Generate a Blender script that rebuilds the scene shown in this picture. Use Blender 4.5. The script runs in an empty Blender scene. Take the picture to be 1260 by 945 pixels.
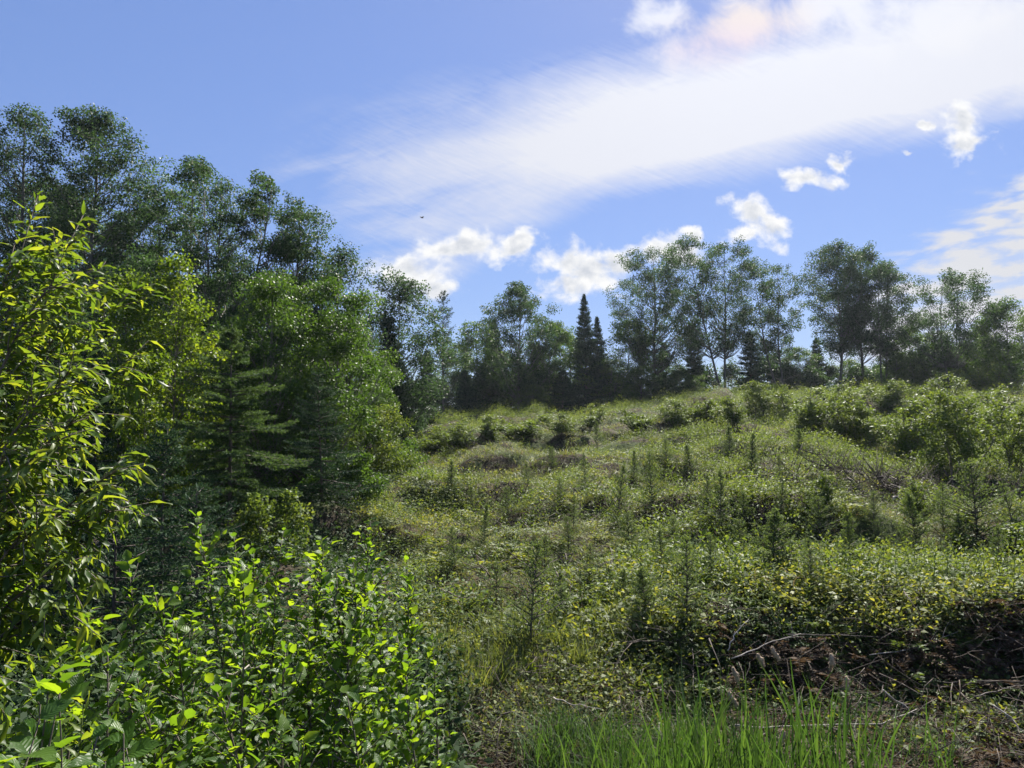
import bpy, math
import numpy as np
from mathutils import Vector, Matrix

SC = bpy.context.scene
COL = SC.collection
R = np.random.default_rng(11)
rad = math.radians

# ------------------------------------------------------------------ camera
FPX, EYE, PITCH = 867.0, 3.2, math.atan(68 / 867.0)
cam = bpy.data.cameras.new("camera")
cam.sensor_width = 36.0
cam.lens = 36.0 * FPX / 1260.0
cam.clip_start = 0.05
cam.clip_end = 9000.0
cam_o = bpy.data.objects.new("camera", cam)
cam_o.location = (0, 0, EYE)
cam_o.rotation_euler = (math.pi / 2 + PITCH, 0, 0)
COL.objects.link(cam_o)
SC.camera = cam_o

def uv(px, py):
    cx, cy = (px - 630.0) / FPX, (472.5 - py) / FPX
    c, s = math.cos(PITCH), math.sin(PITCH)
    dy, dz = c - cy * s, s + cy * c
    return cx / dy, dz / dy

def at(px, py, Y):
    u, v = uv(px, py)
    return np.array([u * Y, Y, EYE + v * Y])

# ------------------------------------------------------------------ light and exposure
SUN_EL, SUN_AZ = rad(46), rad(22)          # azimuth measured to the right of the view direction (+Y)
SUN_STRENGTH, SKY_STRENGTH, EXPOSURE = 5.0, 0.050, 1.42
SUN_DIR = np.array([math.sin(SUN_AZ) * math.cos(SUN_EL), math.cos(SUN_AZ) * math.cos(SUN_EL), math.sin(SUN_EL)])
SC.view_settings.view_transform = 'Standard'
SC.view_settings.look = 'None'
SC.view_settings.exposure = EXPOSURE
SC.view_settings.gamma = 1.0
SC.render.engine = 'CYCLES'
SC.cycles.max_bounces = 7
SC.cycles.diffuse_bounces = 4
SC.cycles.glossy_bounces = 2
SC.cycles.transmission_bounces = 5
SC.cycles.sample_clamp_indirect = 6.0
sun = bpy.data.lights.new("sun", 'SUN')
sun.energy = SUN_STRENGTH
sun.angle = rad(0.5)
sun.color = (1.0, 0.95, 0.86)
sun_o = bpy.data.objects.new("sun", sun)
sun_o.rotation_euler = Vector(SUN_DIR).to_track_quat('Z', 'Y').to_euler()
sun_o.location = (0, 0, 60)
COL.objects.link(sun_o)

W = bpy.data.worlds.new("World")
SC.world = W
W.use_nodes = True

class Nodes:
    """Small helper: nodes from expressions."""
    def __init__(s, tree):
        s.t = tree
        tree.nodes.clear()
    def n(s, typ, **kw):
        x = s.t.nodes.new(typ)
        for k, v in kw.items():
            setattr(x, k, v)
        return x
    def put(s, sock, v):
        if isinstance(v, bpy.types.NodeSocket):
            s.t.links.new(v, sock)
        elif v is not None:
            sock.default_value = v
    def m(s, op, a, b=None, c=None, clamp=False):
        x = s.n('ShaderNodeMath', operation=op, use_clamp=clamp)
        for i, v in enumerate((a, b, c)):
            s.put(x.inputs[i], v)
        return x.outputs[0]
    def add(s, a, b): return s.m('ADD', a, b)
    def sub(s, a, b): return s.m('SUBTRACT', a, b)
    def mul(s, a, b): return s.m('MULTIPLY', a, b)
    def mx(s, a, b): return s.m('MAXIMUM', a, b)
    def step(s, v, a, b, lo=0.0, hi=1.0):
        x = s.n('ShaderNodeMapRange', interpolation_type='SMOOTHSTEP')
        for i, q in enumerate((v, a, b, lo, hi)):
            s.put(x.inputs[i], q)
        return x.outputs[0]
    def vec(s, a, b, c=0.0):
        x = s.n('ShaderNodeCombineXYZ')
        for i, q in enumerate((a, b, c)):
            s.put(x.inputs[i], q)
        return x.outputs[0]
    def noise(s, v, scale, detail=4.0, rough=0.5, dist=0.0):
        x = s.n('ShaderNodeTexNoise')
        s.put(x.inputs['Vector'], v)
        x.inputs['Scale'].default_value = scale
        x.inputs['Detail'].default_value = detail
        x.inputs['Roughness'].default_value = rough
        x.inputs['Distortion'].default_value = dist
        return x.outputs[0]
    def mix(s, f, a, b, mode='MIX'):
        x = s.n('ShaderNodeMix', data_type='RGBA', blend_type=mode)
        s.put(x.inputs[0], f)
        s.put(x.inputs[6], a)
        s.put(x.inputs[7], b)
        return x.outputs[2]
    def ramp(s, f, stops):
        x = s.n('ShaderNodeValToRGB')
        s.put(x.inputs[0], f)
        e = x.color_ramp.elements
        while len(e) < len(stops):
            e.new(0.5)
        for q, (p, c) in zip(e, stops):
            q.position = p
            q.color = (*c, 1) if len(c) == 3 else c
        return x.outputs[0]

def build_world():
    g = Nodes(W.node_tree)
    out = g.n('ShaderNodeOutputWorld')
    bg = g.n('ShaderNodeBackground')
    bg.inputs[1].default_value = SKY_STRENGTH
    g.t.links.new(bg.outputs[0], out.inputs[0])
    sky = g.n('ShaderNodeTexSky', sky_type='NISHITA')
    sky.sun_disc = False
    sky.sun_elevation = SUN_EL
    sky.sun_rotation = SUN_AZ
    sky.altitude = 300.0
    sky.air_density = 1.0
    sky.dust_density = 0.25
    sky.ozone_density = 2.2
    tc = g.n('ShaderNodeTexCoord')
    sp = g.n('ShaderNodeSeparateXYZ')
    g.t.links.new(tc.outputs['Generated'], sp.inputs[0])
    dx, dy, dz = sp.outputs
    yy = g.mx(dy, 0.08)
    u, v = g.m('DIVIDE', dx, yy), g.m('DIVIDE', dz, yy)
    front = g.step(dy, 0.10, 0.30)
    dot = g.add(g.add(g.mul(dx, float(SUN_DIR[0])), g.mul(dy, float(SUN_DIR[1]))), g.mul(dz, float(SUN_DIR[2])))
    glow = g.m('POWER', g.mx(dot, 0.0), 14.0)
    # clear sky, gently periwinkle
    bw = g.n('ShaderNodeRGBToBW')
    g.t.links.new(sky.outputs[0], bw.inputs[0])
    even = g.n('ShaderNodeVectorMath', operation='SCALE')
    g.t.links.new(sky.outputs[0], even.inputs[0])
    g.put(even.inputs['Scale'], g.m('POWER', g.m('DIVIDE', g.mx(bw.outputs[0], .05), 2.6), -0.42))
    base = g.mix(1.0, even.outputs[0], (0.98, 0.97, 1.16, 1), 'MULTIPLY')
    p = g.vec(u, v)
    # --- cirrus band across the upper right
    ang = rad(12.3)
    p0 = uv(800, 150)
    uu, vv = g.sub(u, p0[0]), g.sub(v, p0[1])
    s_ = g.add(g.mul(uu, math.cos(ang)), g.mul(vv, math.sin(ang)))
    t_ = g.sub(g.mul(vv, math.cos(ang)), g.mul(uu, math.sin(ang)))
    st = g.vec(g.mul(s_, 1.0), g.mul(t_, 3.2))
    big = g.sub(g.noise(st, 3.2, 3.0, 0.5), 0.5)
    fib = g.noise(g.vec(g.add(g.mul(s_, 1.0), g.mul(t_, 1.0)), g.sub(g.mul(t_, 3.6), g.mul(s_, .35))), 5.0, 7.0, 0.58, .5)
    rip = g.noise(g.vec(g.mul(g.add(s_, g.mul(t_, 1.3)), 3.6), g.mul(t_, 1.1)), 26.0, 4.0, 0.6, 1.2)
    tt = g.add(t_, g.mul(big, 0.07))
    up = g.step(tt, 0.145, 0.0)
    dn = g.step(g.add(tt, g.step(s_, -0.12, -0.45, 0.0, 0.10)), -0.130, -0.030)
    end = g.step(g.add(s_, g.add(g.mul(big, 0.30), g.mul(g.sub(fib, .5), .25))), -0.56, -0.24)
    body = g.mul(g.mul(up, dn), end)
    thick = g.sub(1.06, g.mul(0.50, g.step(s_, -.02, -.34)))
    body = g.mul(body, thick)
    body = g.add(g.mul(body, 1.08), g.mul(g.mul(g.m('SQRT', body), g.add(g.mul(g.sub(fib, 0.5), 1.7), g.mul(g.sub(rip, 0.5), .85))), g.sub(1.15, g.mul(body, .8))))
    band = g.m('MULTIPLY', g.m('MINIMUM', g.mx(body, 0.0), 0.92), front)
    # --- wisps above the band (the tinted patch near the sun)
    wx, wy = g.mul(g.sub(g.noise(p, 19.0, 5.0, .6), .5), .050), g.mul(g.sub(g.noise(g.vec(v, u, 3.7), 19.0, 5.0, .6), .5), .040)
    u2, v2 = g.add(u, wx), g.add(v, wy)
    def ell(c, r, rot=0.0):
        q = uv(*c)
        a, b = g.sub(u2, q[0]), g.sub(v2, q[1])
        if rot:
            cr, sr = math.cos(rad(rot)), math.sin(rad(rot))
            a, b = g.add(g.mul(a, cr), g.mul(b, sr)), g.sub(g.mul(b, cr), g.mul(a, sr))
        a, b = g.mul(a, FPX / r[0] / 1.2), g.mul(b, FPX / r[1] / 1.2)
        return g.sub(1.0, g.m('SQRT', g.add(g.mul(a, a), g.mul(b, b))))
    def union(lst):
        x = lst[0]
        for y in lst[1:]:
            x = g.m('SMOOTH_MAX', x, y, 0.25)
        return x
    wn = g.noise(p, 11.0, 6.0, 0.62, 0.5)
    wis = union([ell((915, 35), (120, 40), 17), ell((808, 22), (45, 26), 10), ell((1010, 10), (130, 45), 20), ell((1150, 10), (170, 60), 10)])
    wisp = g.mul(g.step(g.add(wis, g.mul(g.sub(wn, .5), 2.6)), -0.15, 0.95), front)
    irid = g.mul(g.step(ell((905, 40), (120, 55), 17), 0.0, 0.8), front)
    # --- altocumulus sheet, low right
    q0, q1 = uv(1085, 335), uv(1262, 205)
    el = math.atan2(q1[1] - q0[1], q1[0] - q0[0])
    a0 = g.sub(g.mul(g.sub(u, q0[0]), math.sin(el)), g.mul(g.sub(v, q0[1]), math.cos(el)))
    an = g.noise(g.vec(g.add(g.mul(u, .5), g.mul(v, .6)), g.sub(g.mul(v, 1.9), g.mul(u, .45))), 24.0, 5.0, 0.55, 0.35)
    sheet = g.mul(g.mul(g.step(g.add(a0, g.mul(g.sub(an, .5), .16)), -0.02, 0.06), g.step(u, 0.40, 0.56)), g.step(an, .34, .60, .35, 1.1))
    sheet = g.mul(sheet, front)
    # --- fair weather cumulus
    cum = [((583, 303), (70, 20), 3), ((630, 298), (34, 20), 0), ((545, 304), (36, 11), 0), ((693, 322), (38, 26), -10), ((728, 338), (44, 24), 0), ((765, 328), (28, 17), 0),
           ((700, 352), (34, 20), 0), ((815, 306), (44, 18), 8), ((845, 316), (30, 14), 0), ((500, 334), (44, 20), -12), ((535, 358), (28, 14), 0), ((926, 260), (26, 22), 0), ((948, 278), (24, 22), 0), ((915, 286), (22, 12), 20),
           ((990, 221), (36, 13), -8), ((1037, 199), (13, 11), 25), ((1182, 150), (22, 26), -20), ((1190, 178), (28, 20), 5), ((1141, 155), (12, 8), 0), ((855, 287), (16, 9), -15), ((1116, 190), (7, 5), 0)]
    un = union([ell(*c) for c in cum])
    vs = g.vec(u, g.mul(v, 1.15))
    n1 = g.noise(vs, 24.0, 7.0, 0.55, 0.2)
    off = g.n('ShaderNodeVectorMath', operation='ADD')
    g.put(off.inputs[0], vs)
    off.inputs[1].default_value = (0.008, 0.016, 0)
    n2 = g.noise(off.outputs[0], 24.0, 7.0, 0.55, 0.2)
    cd = g.add(un, g.mul(g.sub(n1, 0.5), 2.9))
    cmask = g.mul(g.step(cd, -0.10, 0.75), front)
    rel = g.sub(n1, n2)
    shade = g.m('ADD', g.mul(g.step(cd, 0.25, 1.0), 0.42), g.mul(rel, -2.6), clamp=True)
    # --- thin cirrus in the rest of the sky
    zz = g.mx(dz, 0.06)
    pl = g.vec(g.m('DIVIDE', dx, zz), g.m('DIVIDE', dy, zz))
    gen = g.mul(g.step(g.noise(pl, 0.9, 7.0, 0.6, 0.5), 0.52, 0.78, 0.0, 0.8), g.mul(g.sub(1.0, front), g.step(dz, 0.0, 0.15)))
    # --- composition (cloud radiance before the background strength)
    white = g.add(6.3, g.mul(glow, 2.0))
    def grey(k, col):
        x = g.n('ShaderNodeVectorMath', operation='SCALE')
        x.inputs[0].default_value = col
        g.put(x.inputs['Scale'], k)
        return x.outputs[0]
    c = g.mix(band, base, grey(white, (0.97, 0.98, 1.04)))
    iri = g.mix(g.step(v, uv(0, 72)[1], uv(0, 5)[1]), grey(white, (1.0, .86, .93)), grey(white, (1.05, .93, .84)))
    c = g.mix(g.mul(wisp, 0.85), c, g.mix(irid, grey(white, (0.97, 0.98, 1.04)), iri))
    c = g.mix(g.m('MINIMUM', sheet, .97), c, grey(g.mul(white, .90), (0.98, 0.99, 1.03)))
    c = g.mix(gen, c, grey(white, (0.98, 0.99, 1.03)))
    c = g.mix(cmask, c, g.mix(shade, grey(g.add(7.3, g.mul(glow, .5)), (1.0, 1.0, 1.0)), grey(4.3, (0.86, 0.95, 1.12))))
    g.put(bg.inputs[0], c)
build_world()

# ------------------------------------------------------------------ noise and terrain
def vnoise(x, y, seed=0):
    x, y = np.asarray(x, float), np.asarray(y, float)
    xi, yi = np.floor(x).astype(np.int64), np.floor(y).astype(np.int64)
    fx, fy = x - xi, y - yi
    fx, fy = fx * fx * (3 - 2 * fx), fy * fy * (3 - 2 * fy)
    def h(a, b):
        k = (a * 374761393 + b * 668265263 + seed * 974711) & 0xFFFFFFFF
        k = ((k ^ (k >> 13)) * 1274126177) & 0xFFFFFFFF
        return ((k ^ (k >> 16)) & 0xFFFF) / 65535.0
    a, b, c, d = h(xi, yi), h(xi + 1, yi), h(xi, yi + 1), h(xi + 1, yi + 1)
    return (a * (1 - fx) + b * fx) * (1 - fy) + (c * (1 - fx) + d * fx) * fy

def sstep(a, b, x):
    t = np.clip((np.asarray(x, float) - a) / (b - a), 0, 1)
    return t * t * (3 - 2 * t)

PY = [-60, .5, 2, 4.8, 6.2, 8.1, 9.4, 14, 18, 26, 32, 45, 58, 66, 82, 140, 400, 6000]
PR = [1.5, 1.6, 1.45, .15, .0, .05, 1.05, .85, 1.05, 1.75, 2.6, 4.7, 6.8, 7.0, 6.4, 3.5, 2.0, 2.0]
PC = [1.5, 1.6, 1.45, .15, .0, .24, .42, .70, .95, 1.6, 2.2, 3.4, 4.8, 5.0, 4.8, 3.2, 2.0, 2.0]
PL = [1.5, 1.6, 1.35, .35, .2, .36, .48, .70, .9, 1.3, 1.7, 2.7, 4.0, 4.4, 4.4, 3.0, 2.0, 2.0]

def height(x, y):
    x, y = np.asarray(x, float), np.asarray(y, float)
    y0 = y
    y = y + (1 - sstep(10, 16, y)) * sstep(5, 8, y) * ((vnoise(x / 1.7, y * 0 + .5, 77) - .5) * 2.0 + (vnoise(x / .6, y / .8, 78) - .5) * .45)
    def prof(P):
        return (np.interp(y - .22, PY, P) + np.interp(y, PY, P) + np.interp(y + .22, PY, P)) / 3
    zc, zr, zl = prof(PC), prof(PR), prof(PL)
    y = y0
    k = x / np.maximum(y, 6.0)
    wr, wl = sstep(0.02, 0.33, k), sstep(-0.06, -0.40, k)
    z = zc * (1 - wr) * (1 - wl) + zr * wr + zl * wl
    far = sstep(9, 16, y) * (1 - sstep(120, 200, y))
    near = sstep(2.5, 5, y)
    z = z + near * (0.10 * (vnoise(x / .9, y / .9, 3) - .5) + 0.05 * (vnoise(x / .35, y / .35, 4) - .5))
    z = z + far * (1.5 * (vnoise(x / 3.4 + .3, y / 2.3, 5) - .5) + 0.85 * (vnoise(x / 1.3, y / 1.1, 6) - .5))
    rid = 1 - np.abs(2 * vnoise(x / 6.0 + y * .05, y / 3.0, 8) - 1)
    z = z + sstep(24, 32, y) * (1 - sstep(52, 60, y)) * 0.9 * (rid - .6)
    return z

def ground_at(px, py):
    u, v = uv(px, py)
    Y = np.geomspace(3.0, 120, 6000)
    d = EYE + v * Y - height(u * Y, Y)
    i = int(np.argmax(d < 0)) if (d < 0).any() else len(Y) - 1
    return np.array([u * Y[i], Y[i], float(height(u * Y[i], Y[i]))])

# ------------------------------------------------------------------ mesh building
class MB:
    def __init__(s):
        s.V, s.T, s.F, s.n = [], [], [], 0
    def add(s, V, F, tint):
        V = np.asarray(V, np.float32).reshape(-1, 3)
        s.V.append(V)
        s.T.append(np.broadcast_to(np.asarray(tint, np.float32), (len(V),)))
        for f in (F if isinstance(F, list) else [F]):
            s.F.append(np.asarray(f, np.int64) + s.n)
        s.n += len(V)
    def arrays(s):
        return np.concatenate(s.V), np.concatenate(s.T), s.F
    def mesh(s, name, mat, smooth=False):
        me = bpy.data.meshes.new(name)
        if not s.V:
            return me
        V, T, F = s.arrays()
        me.vertices.add(len(V))
        me.vertices.foreach_set("co", V.ravel())
        loops = np.concatenate([f.ravel() for f in F])
        tot = np.concatenate([np.full(len(f), f.shape[1]) for f in F])
        me.loops.add(len(loops))
        me.loops.foreach_set("vertex_index", loops.astype(np.int32))
        me.polygons.add(len(tot))
        me.polygons.foreach_set("loop_start", np.concatenate([[0], np.cumsum(tot)[:-1]]).astype(np.int32))
        if smooth:
            me.polygons.foreach_set("use_smooth", np.ones(len(tot), bool))
        me.update(calc_edges=True)
        a = me.attributes.new("tint", 'FLOAT', 'POINT')
        a.data.foreach_set("value", np.ascontiguousarray(T, np.float32))
        me.materials.append(mat)
        return me

def norm(a):
    return a / np.maximum(np.linalg.norm(a, axis=-1, keepdims=True), 1e-9)

def tube(mb, P, rr, k=6, tint=0.5):
    P = np.asarray(P, float)
    n = len(P)
    rr = np.broadcast_to(rr, (n,))
    T = norm(np.gradient(P, axis=0))
    ref = np.array([0, 0, 1.0]) if abs(T[0, 2]) < .8 else np.array([1.0, 0, 0])
    A = norm(np.cross(T, ref))
    B = np.cross(T, A)
    th = np.arange(k) * 2 * math.pi / k
    V = P[:, None] + rr[:, None, None] * (A[:, None] * np.cos(th)[None, :, None] + B[:, None] * np.sin(th)[None, :, None])
    i, j = np.meshgrid(np.arange(n - 1), np.arange(k), indexing='ij')
    a = i * k + j
    b = i * k + (j + 1) % k
    F = np.stack([a, b, b + k, a + k], -1).reshape(-1, 4)
    cap = [np.arange(k)[None, ::-1].copy(), (np.arange(k) + (n - 1) * k)[None]]
    mb.add(V.reshape(-1, 3), [F] + cap, tint)

def leaves(mb, P, D, N, L, Wd, tint, fold=0.18, mid=0.42):
    """One four-cornered folded leaf per row."""
    P, D = np.asarray(P, float), norm(np.asarray(D, float))
    S = norm(np.cross(D, N))
    N = np.cross(S, D)
    L, Wd = np.broadcast_to(L, (len(P),))[:, None], np.broadcast_to(Wd, (len(P),))[:, None]
    m = P + D * L * mid + N * (fold * Wd)
    V = np.stack([P, m + S * Wd / 2, P + D * L, m - S * Wd / 2], 1).reshape(-1, 3)
    mb.add(V, np.arange(len(P) * 4).reshape(-1, 4), np.repeat(np.broadcast_to(tint, (len(P),)), 4))

def rnd_dir(n, r=R):
    return norm(r.normal(size=(n, 3)))

def place(proto, X, rot, sc, tilt=None, dt=None):
    """Copies of a prototype (V, T, F) merged: positions, turns about z and sizes as arrays."""
    V, T, F = proto
    n = len(X)
    c, s = np.cos(rot)[:, None], np.sin(rot)[:, None]
    sc = np.asarray(sc)
    if sc.ndim == 1:
        sc = np.stack([sc, sc, sc], 1)
    x, y, z = V[None, :, 0] * sc[:, :1], V[None, :, 1] * sc[:, 1:2], V[None, :, 2] * sc[:, 2:]
    Q = np.stack([x * c - y * s, x * s + y * c, z + 0 * x], -1)
    if tilt is not None:
        Q[..., 0] += z * tilt[:, :1]
        Q[..., 1] += z * tilt[:, 1:]
    Q = Q + X[:, None]
    TT = np.clip(T[None] + (0 if dt is None else dt[:, None]), 0, 1)
    FF = [(f[None] + (np.arange(n) * len(V))[:, None, None]).reshape(-1, f.shape[1]) for f in F]
    return Q.reshape(-1, 3), FF, TT.ravel()

# ------------------------------------------------------------------ objects
def tag(o, label=None, cat=None, group=None, kind=None):
    for k, v in (("label", label), ("category", cat), ("group", group), ("kind", kind)):
        if v:
            o[k] = v
    return o

def link(name, me, parent=None, loc=(0, 0, 0), **kw):
    o = bpy.data.objects.new(name, me)
    COL.objects.link(o)
    o.location = loc
    if parent is not None:
        o.parent = parent
    return tag(o, **kw)

def thing(name, label, cat, loc, group=None, rz=0.0):
    o = link(name, None, None, [float(q) for q in loc], label=label, cat=cat, group=group)
    o.rotation_euler = (0, 0, rz)
    o.empty_display_size = 0.3
    return o

def dup(src, label, loc, rz=0.0, sc=(1, 1, 1), group=None, name=None):
    r = src.copy()
    COL.objects.link(r)
    if name:
        r.name = name
    r.location = [float(q) for q in loc]
    r.rotation_euler = (0, 0, rz)
    r.scale = sc if hasattr(sc, '__len__') else (sc, sc, sc)
    r['label'] = label
    if group:
        r['group'] = group
    for ch in src.children:
        c = ch.copy()
        COL.objects.link(c)
        c.parent = r
    return r

# ------------------------------------------------------------------ materials
def leaf_mat(name, stops, tr=0.45, tcol=(2.3, 2.0, .55), rough=.55, spec=.2, veins=False, patch=0.0):
    m = bpy.data.materials.new(name)
    m.use_nodes = True
    g = Nodes(m.node_tree)
    out = g.n('ShaderNodeOutputMaterial')
    at_ = g.n('ShaderNodeAttribute', attribute_name="tint")
    f = at_.outputs['Fac']
    geo = g.n('ShaderNodeNewGeometry')
    if patch:
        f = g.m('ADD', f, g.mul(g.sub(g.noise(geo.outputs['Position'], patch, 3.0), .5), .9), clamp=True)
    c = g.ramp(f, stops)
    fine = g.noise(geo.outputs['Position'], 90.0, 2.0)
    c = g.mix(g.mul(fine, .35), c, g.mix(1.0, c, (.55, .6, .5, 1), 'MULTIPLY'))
    pb = g.n('ShaderNodeBsdfPrincipled')
    g.put(pb.inputs['Base Color'], c)
    pb.inputs['Roughness'].default_value = rough
    pb.inputs['Specular IOR Level'].default_value = spec
    tb = g.n('ShaderNodeBsdfTranslucent')
    g.put(tb.inputs['Color'], g.mix(1.0, c, (*tcol, 1), 'MULTIPLY'))
    if veins:
        uvn = g.n('ShaderNodeAttribute', attribute_name="vein")
        w = g.m('PINGPONG', g.mul(uvn.outputs['Fac'], 7.0), 0.5)
        b = g.n('ShaderNodeBump')
        b.inputs['Strength'].default_value = .6
        b.inputs['Distance'].default_value = .004
        g.put(b.inputs['Height'], w)
        g.put(pb.inputs['Normal'], b.outputs[0])
    mx = g.n('ShaderNodeMixShader')
    mx.inputs[0].default_value = tr
    g.t.links.new(pb.outputs[0], mx.inputs[1])
    g.t.links.new(tb.outputs[0], mx.inputs[2])
    g.t.links.new(mx.outputs[0], out.inputs[0])
    return m

def bark_mat(name, c0, c1, scale=6.0, stretch=.25):
    m = bpy.data.materials.new(name)
    m.use_nodes = True
    g = Nodes(m.node_tree)
    out = g.n('ShaderNodeOutputMaterial')
    geo = g.n('ShaderNodeNewGeometry')
    mp = g.n('ShaderNodeMapping')
    mp.inputs['Scale'].default_value = (1, 1, stretch)
    g.put(mp.inputs['Vector'], geo.outputs['Position'])
    n = g.noise(mp.outputs[0], scale, 5.0, .6)
    pb = g.n('ShaderNodeBsdfPrincipled')
    g.put(pb.inputs['Base Color'], g.ramp(n, [(.35, c0), (.65, c1)]))
    pb.inputs['Roughness'].default_value = .85
    b = g.n('ShaderNodeBump')
    b.inputs['Strength'].default_value = .5
    b.inputs['Distance'].default_value = .02
    g.put(b.inputs['Height'], n)
    g.put(pb.inputs['Normal'], b.outputs[0])
    g.t.links.new(pb.outputs[0], out.inputs[0])
    return m

M = {}
M['aspen'] = leaf_mat('aspen leaf', [(0, (.030, .055, .026)), (.5, (.045, .080, .036)), (1, (.070, .115, .046))], .40, (1.5, 1.6, .9), rough=.55, spec=.132)
M['birch'] = leaf_mat('birch leaf', [(0, (.026, .060, .018)), (.5, (.050, .100, .024)), (1, (.090, .150, .034))], .43, (1.9, 1.8, .6), rough=.5)
M['bright'] = leaf_mat('young leaf', [(0, (.045, .085, .018)), (.5, (.085, .145, .022)), (1, (.145, .200, .030))], .5, rough=.45)
M['spruce'] = leaf_mat('spruce needle', [(0, (.016, .036, .022)), (.6, (.032, .064, .034)), (1, (.058, .098, .046))], .20, (1.3, 1.3, .8), .75, .08)
M['larch'] = leaf_mat('larch needle', [(0, (.026, .052, .026)), (.6, (.052, .090, .040)), (1, (.095, .142, .056))], .30, (1.6, 1.6, .7), .75, .08)
M['sapling'] = leaf_mat('sapling needle', [(0, (.050, .085, .038)), (.6, (.085, .130, .052)), (1, (.135, .185, .065))], .38, (1.5, 1.4, .7), .7, .1)
M['alder'] = leaf_mat('alder leaf', [(0, (.035, .085, .018)), (.5, (.062, .130, .020)), (1, (.115, .190, .024))], .53, (3.5, 2.75, .6), rough=.42, spec=.28, veins=True)
M['willow'] = leaf_mat('willow leaf', [(0, (.036, .076, .022)), (.5, (.070, .122, .028)), (1, (.140, .185, .036))], .52, (3.1, 2.5, .6), rough=.42, spec=.22)
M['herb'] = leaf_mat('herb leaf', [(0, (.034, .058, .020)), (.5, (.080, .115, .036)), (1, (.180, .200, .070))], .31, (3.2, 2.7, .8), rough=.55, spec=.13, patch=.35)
M['bush'] = leaf_mat('slope shrub leaf', [(0, (.045, .080, .024)), (.5, (.080, .130, .032)), (1, (.140, .185, .052))], .31, (2.8, 2.4, .8), rough=.55, spec=.13)
M['crest'] = leaf_mat('crest brush leaf', [(0, (.060, .095, .028)), (.5, (.100, .145, .036)), (1, (.150, .190, .048))], .46, (1.8, 1.7, .7), rough=.6, spec=.1)
M['shade'] = leaf_mat('shade-darkened leaf', [(0, (.022, .045, .018)), (.5, (.036, .066, .024)), (1, (.060, .095, .030))], .28, (1.4, 1.4, .6), rough=.6, spec=.12)  # dark leaf colour stands in for shade in the hollow and on the bank
M['grass'] = leaf_mat('grass blade', [(0, (.075, .105, .030)), (.6, (.115, .150, .045)), (1, (.200, .205, .085))], .32, (2.2, 2.0, .9), rough=.55, spec=.13, patch=.4)
M['cattail'] = leaf_mat('cattail blade', [(0, (.038, .080, .024)), (.6, (.060, .115, .032)), (1, (.095, .150, .045))], .42, (1.5, 1.5, .6), rough=.5, spec=.22)
M['brush'] = bark_mat('dark dead twig', (.035, .026, .020), (.10, .075, .055), 20)
M['dry'] = leaf_mat('dry leaf', [(0, (.085, .060, .032)), (.5, (.165, .125, .066)), (1, (.290, .245, .140))], .3, (1.1, .95, .7), .8, .1)
M['rust'] = leaf_mat('dead fern', [(0, (.050, .036, .026)), (.5, (.100, .072, .050)), (1, (.190, .140, .096))], .3, (1.1, .9, .6), .8, .1)
M['twig'] = bark_mat('twig bark', (.07, .055, .045), (.16, .13, .105), 20)
M['pale'] = bark_mat('bleached wood', (.22, .19, .16), (.42, .38, .33), 14)
M['aspen_bark'] = bark_mat('aspen bark', (.05, .05, .043), (.14, .14, .12), 5)
M['birch_bark'] = bark_mat('birch bark', (.06, .05, .045), (.20, .18, .16), 4, 1.5)
M['spruce_bark'] = bark_mat('spruce bark', (.045, .035, .030), (.11, .09, .075), 12)
M['fluff'] = bark_mat('seed fluff', (.26, .19, .12), (.46, .36, .25), 60, 1)
M['feather'] = bark_mat('feather', (.02, .02, .022), (.05, .05, .05), 30, 1)

def ground_mat():
    m = bpy.data.materials.new('soil and litter')
    m.use_nodes = True
    g = Nodes(m.node_tree)
    out = g.n('ShaderNodeOutputMaterial')
    geo = g.n('ShaderNodeNewGeometry')
    pos = geo.outputs['Position']
    a, b, c = g.noise(pos, 1.1, 5.0), g.noise(pos, 9.0, 6.0, .65), g.noise(pos, .16, 3.0)
    soil = g.ramp(b, [(.3, (.022, .017, .012)), (.55, (.055, .042, .028)), (.75, (.12, .095, .06))])
    green = g.ramp(b, [(.3, (.030, .042, .016)), (.6, (.065, .085, .028)), (.8, (.11, .13, .05))])
    col = g.mix(g.step(g.add(a, g.mul(g.sub(c, .5), .8)), .42, .62), soil, green)
    pb = g.n('ShaderNodeBsdfPrincipled')
    g.put(pb.inputs['Base Color'], col)
    pb.inputs['Roughness'].default_value = .95
    pb.inputs['Specular IOR Level'].default_value = .1
    bp = g.n('ShaderNodeBump')
    bp.inputs['Strength'].default_value = 1.0
    bp.inputs['Distance'].default_value = .06
    g.put(bp.inputs['Height'], b)
    g.put(pb.inputs['Normal'], bp.outputs[0])
    g.t.links.new(pb.outputs[0], out.inputs[0])
    return m
M['ground'] = ground_mat()

# ------------------------------------------------------------------ ground
def build_ground():
    def axis(fine0, fine1, step, lo, hi, grow):
        a = list(np.arange(fine0, fine1, step))
        s, x = step, a[-1]
        while x < hi:
            s *= grow
            x += s
            a.append(x)
        s, x, b = step, a[0], []
        while x > lo:
            s *= grow
            x -= s
            b.append(x)
        return np.array(b[::-1] + a)
    gx = axis(-8, 14, .25, -1800, 1800, 1.07)
    gy = axis(3, 30, .25, -900, 1800, 1.06)
    X, Y = np.meshgrid(gx, gy)
    V = np.stack([X, Y, height(X, Y)], -1).reshape(-1, 3)
    ny, nx = X.shape
    i, j = np.meshgrid(np.arange(ny - 1), np.arange(nx - 1), indexing='ij')
    a = i * nx + j
    F = np.stack([a, a + 1, a + 1 + nx, a + nx], -1).reshape(-1, 4)
    mb = MB()
    mb.add(V, F, .5)
    link('ground', mb.mesh('ground', M['ground'], True), kind='structure', label='uneven cut-over slope of soil and litter rising to the tree line')
build_ground()

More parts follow.
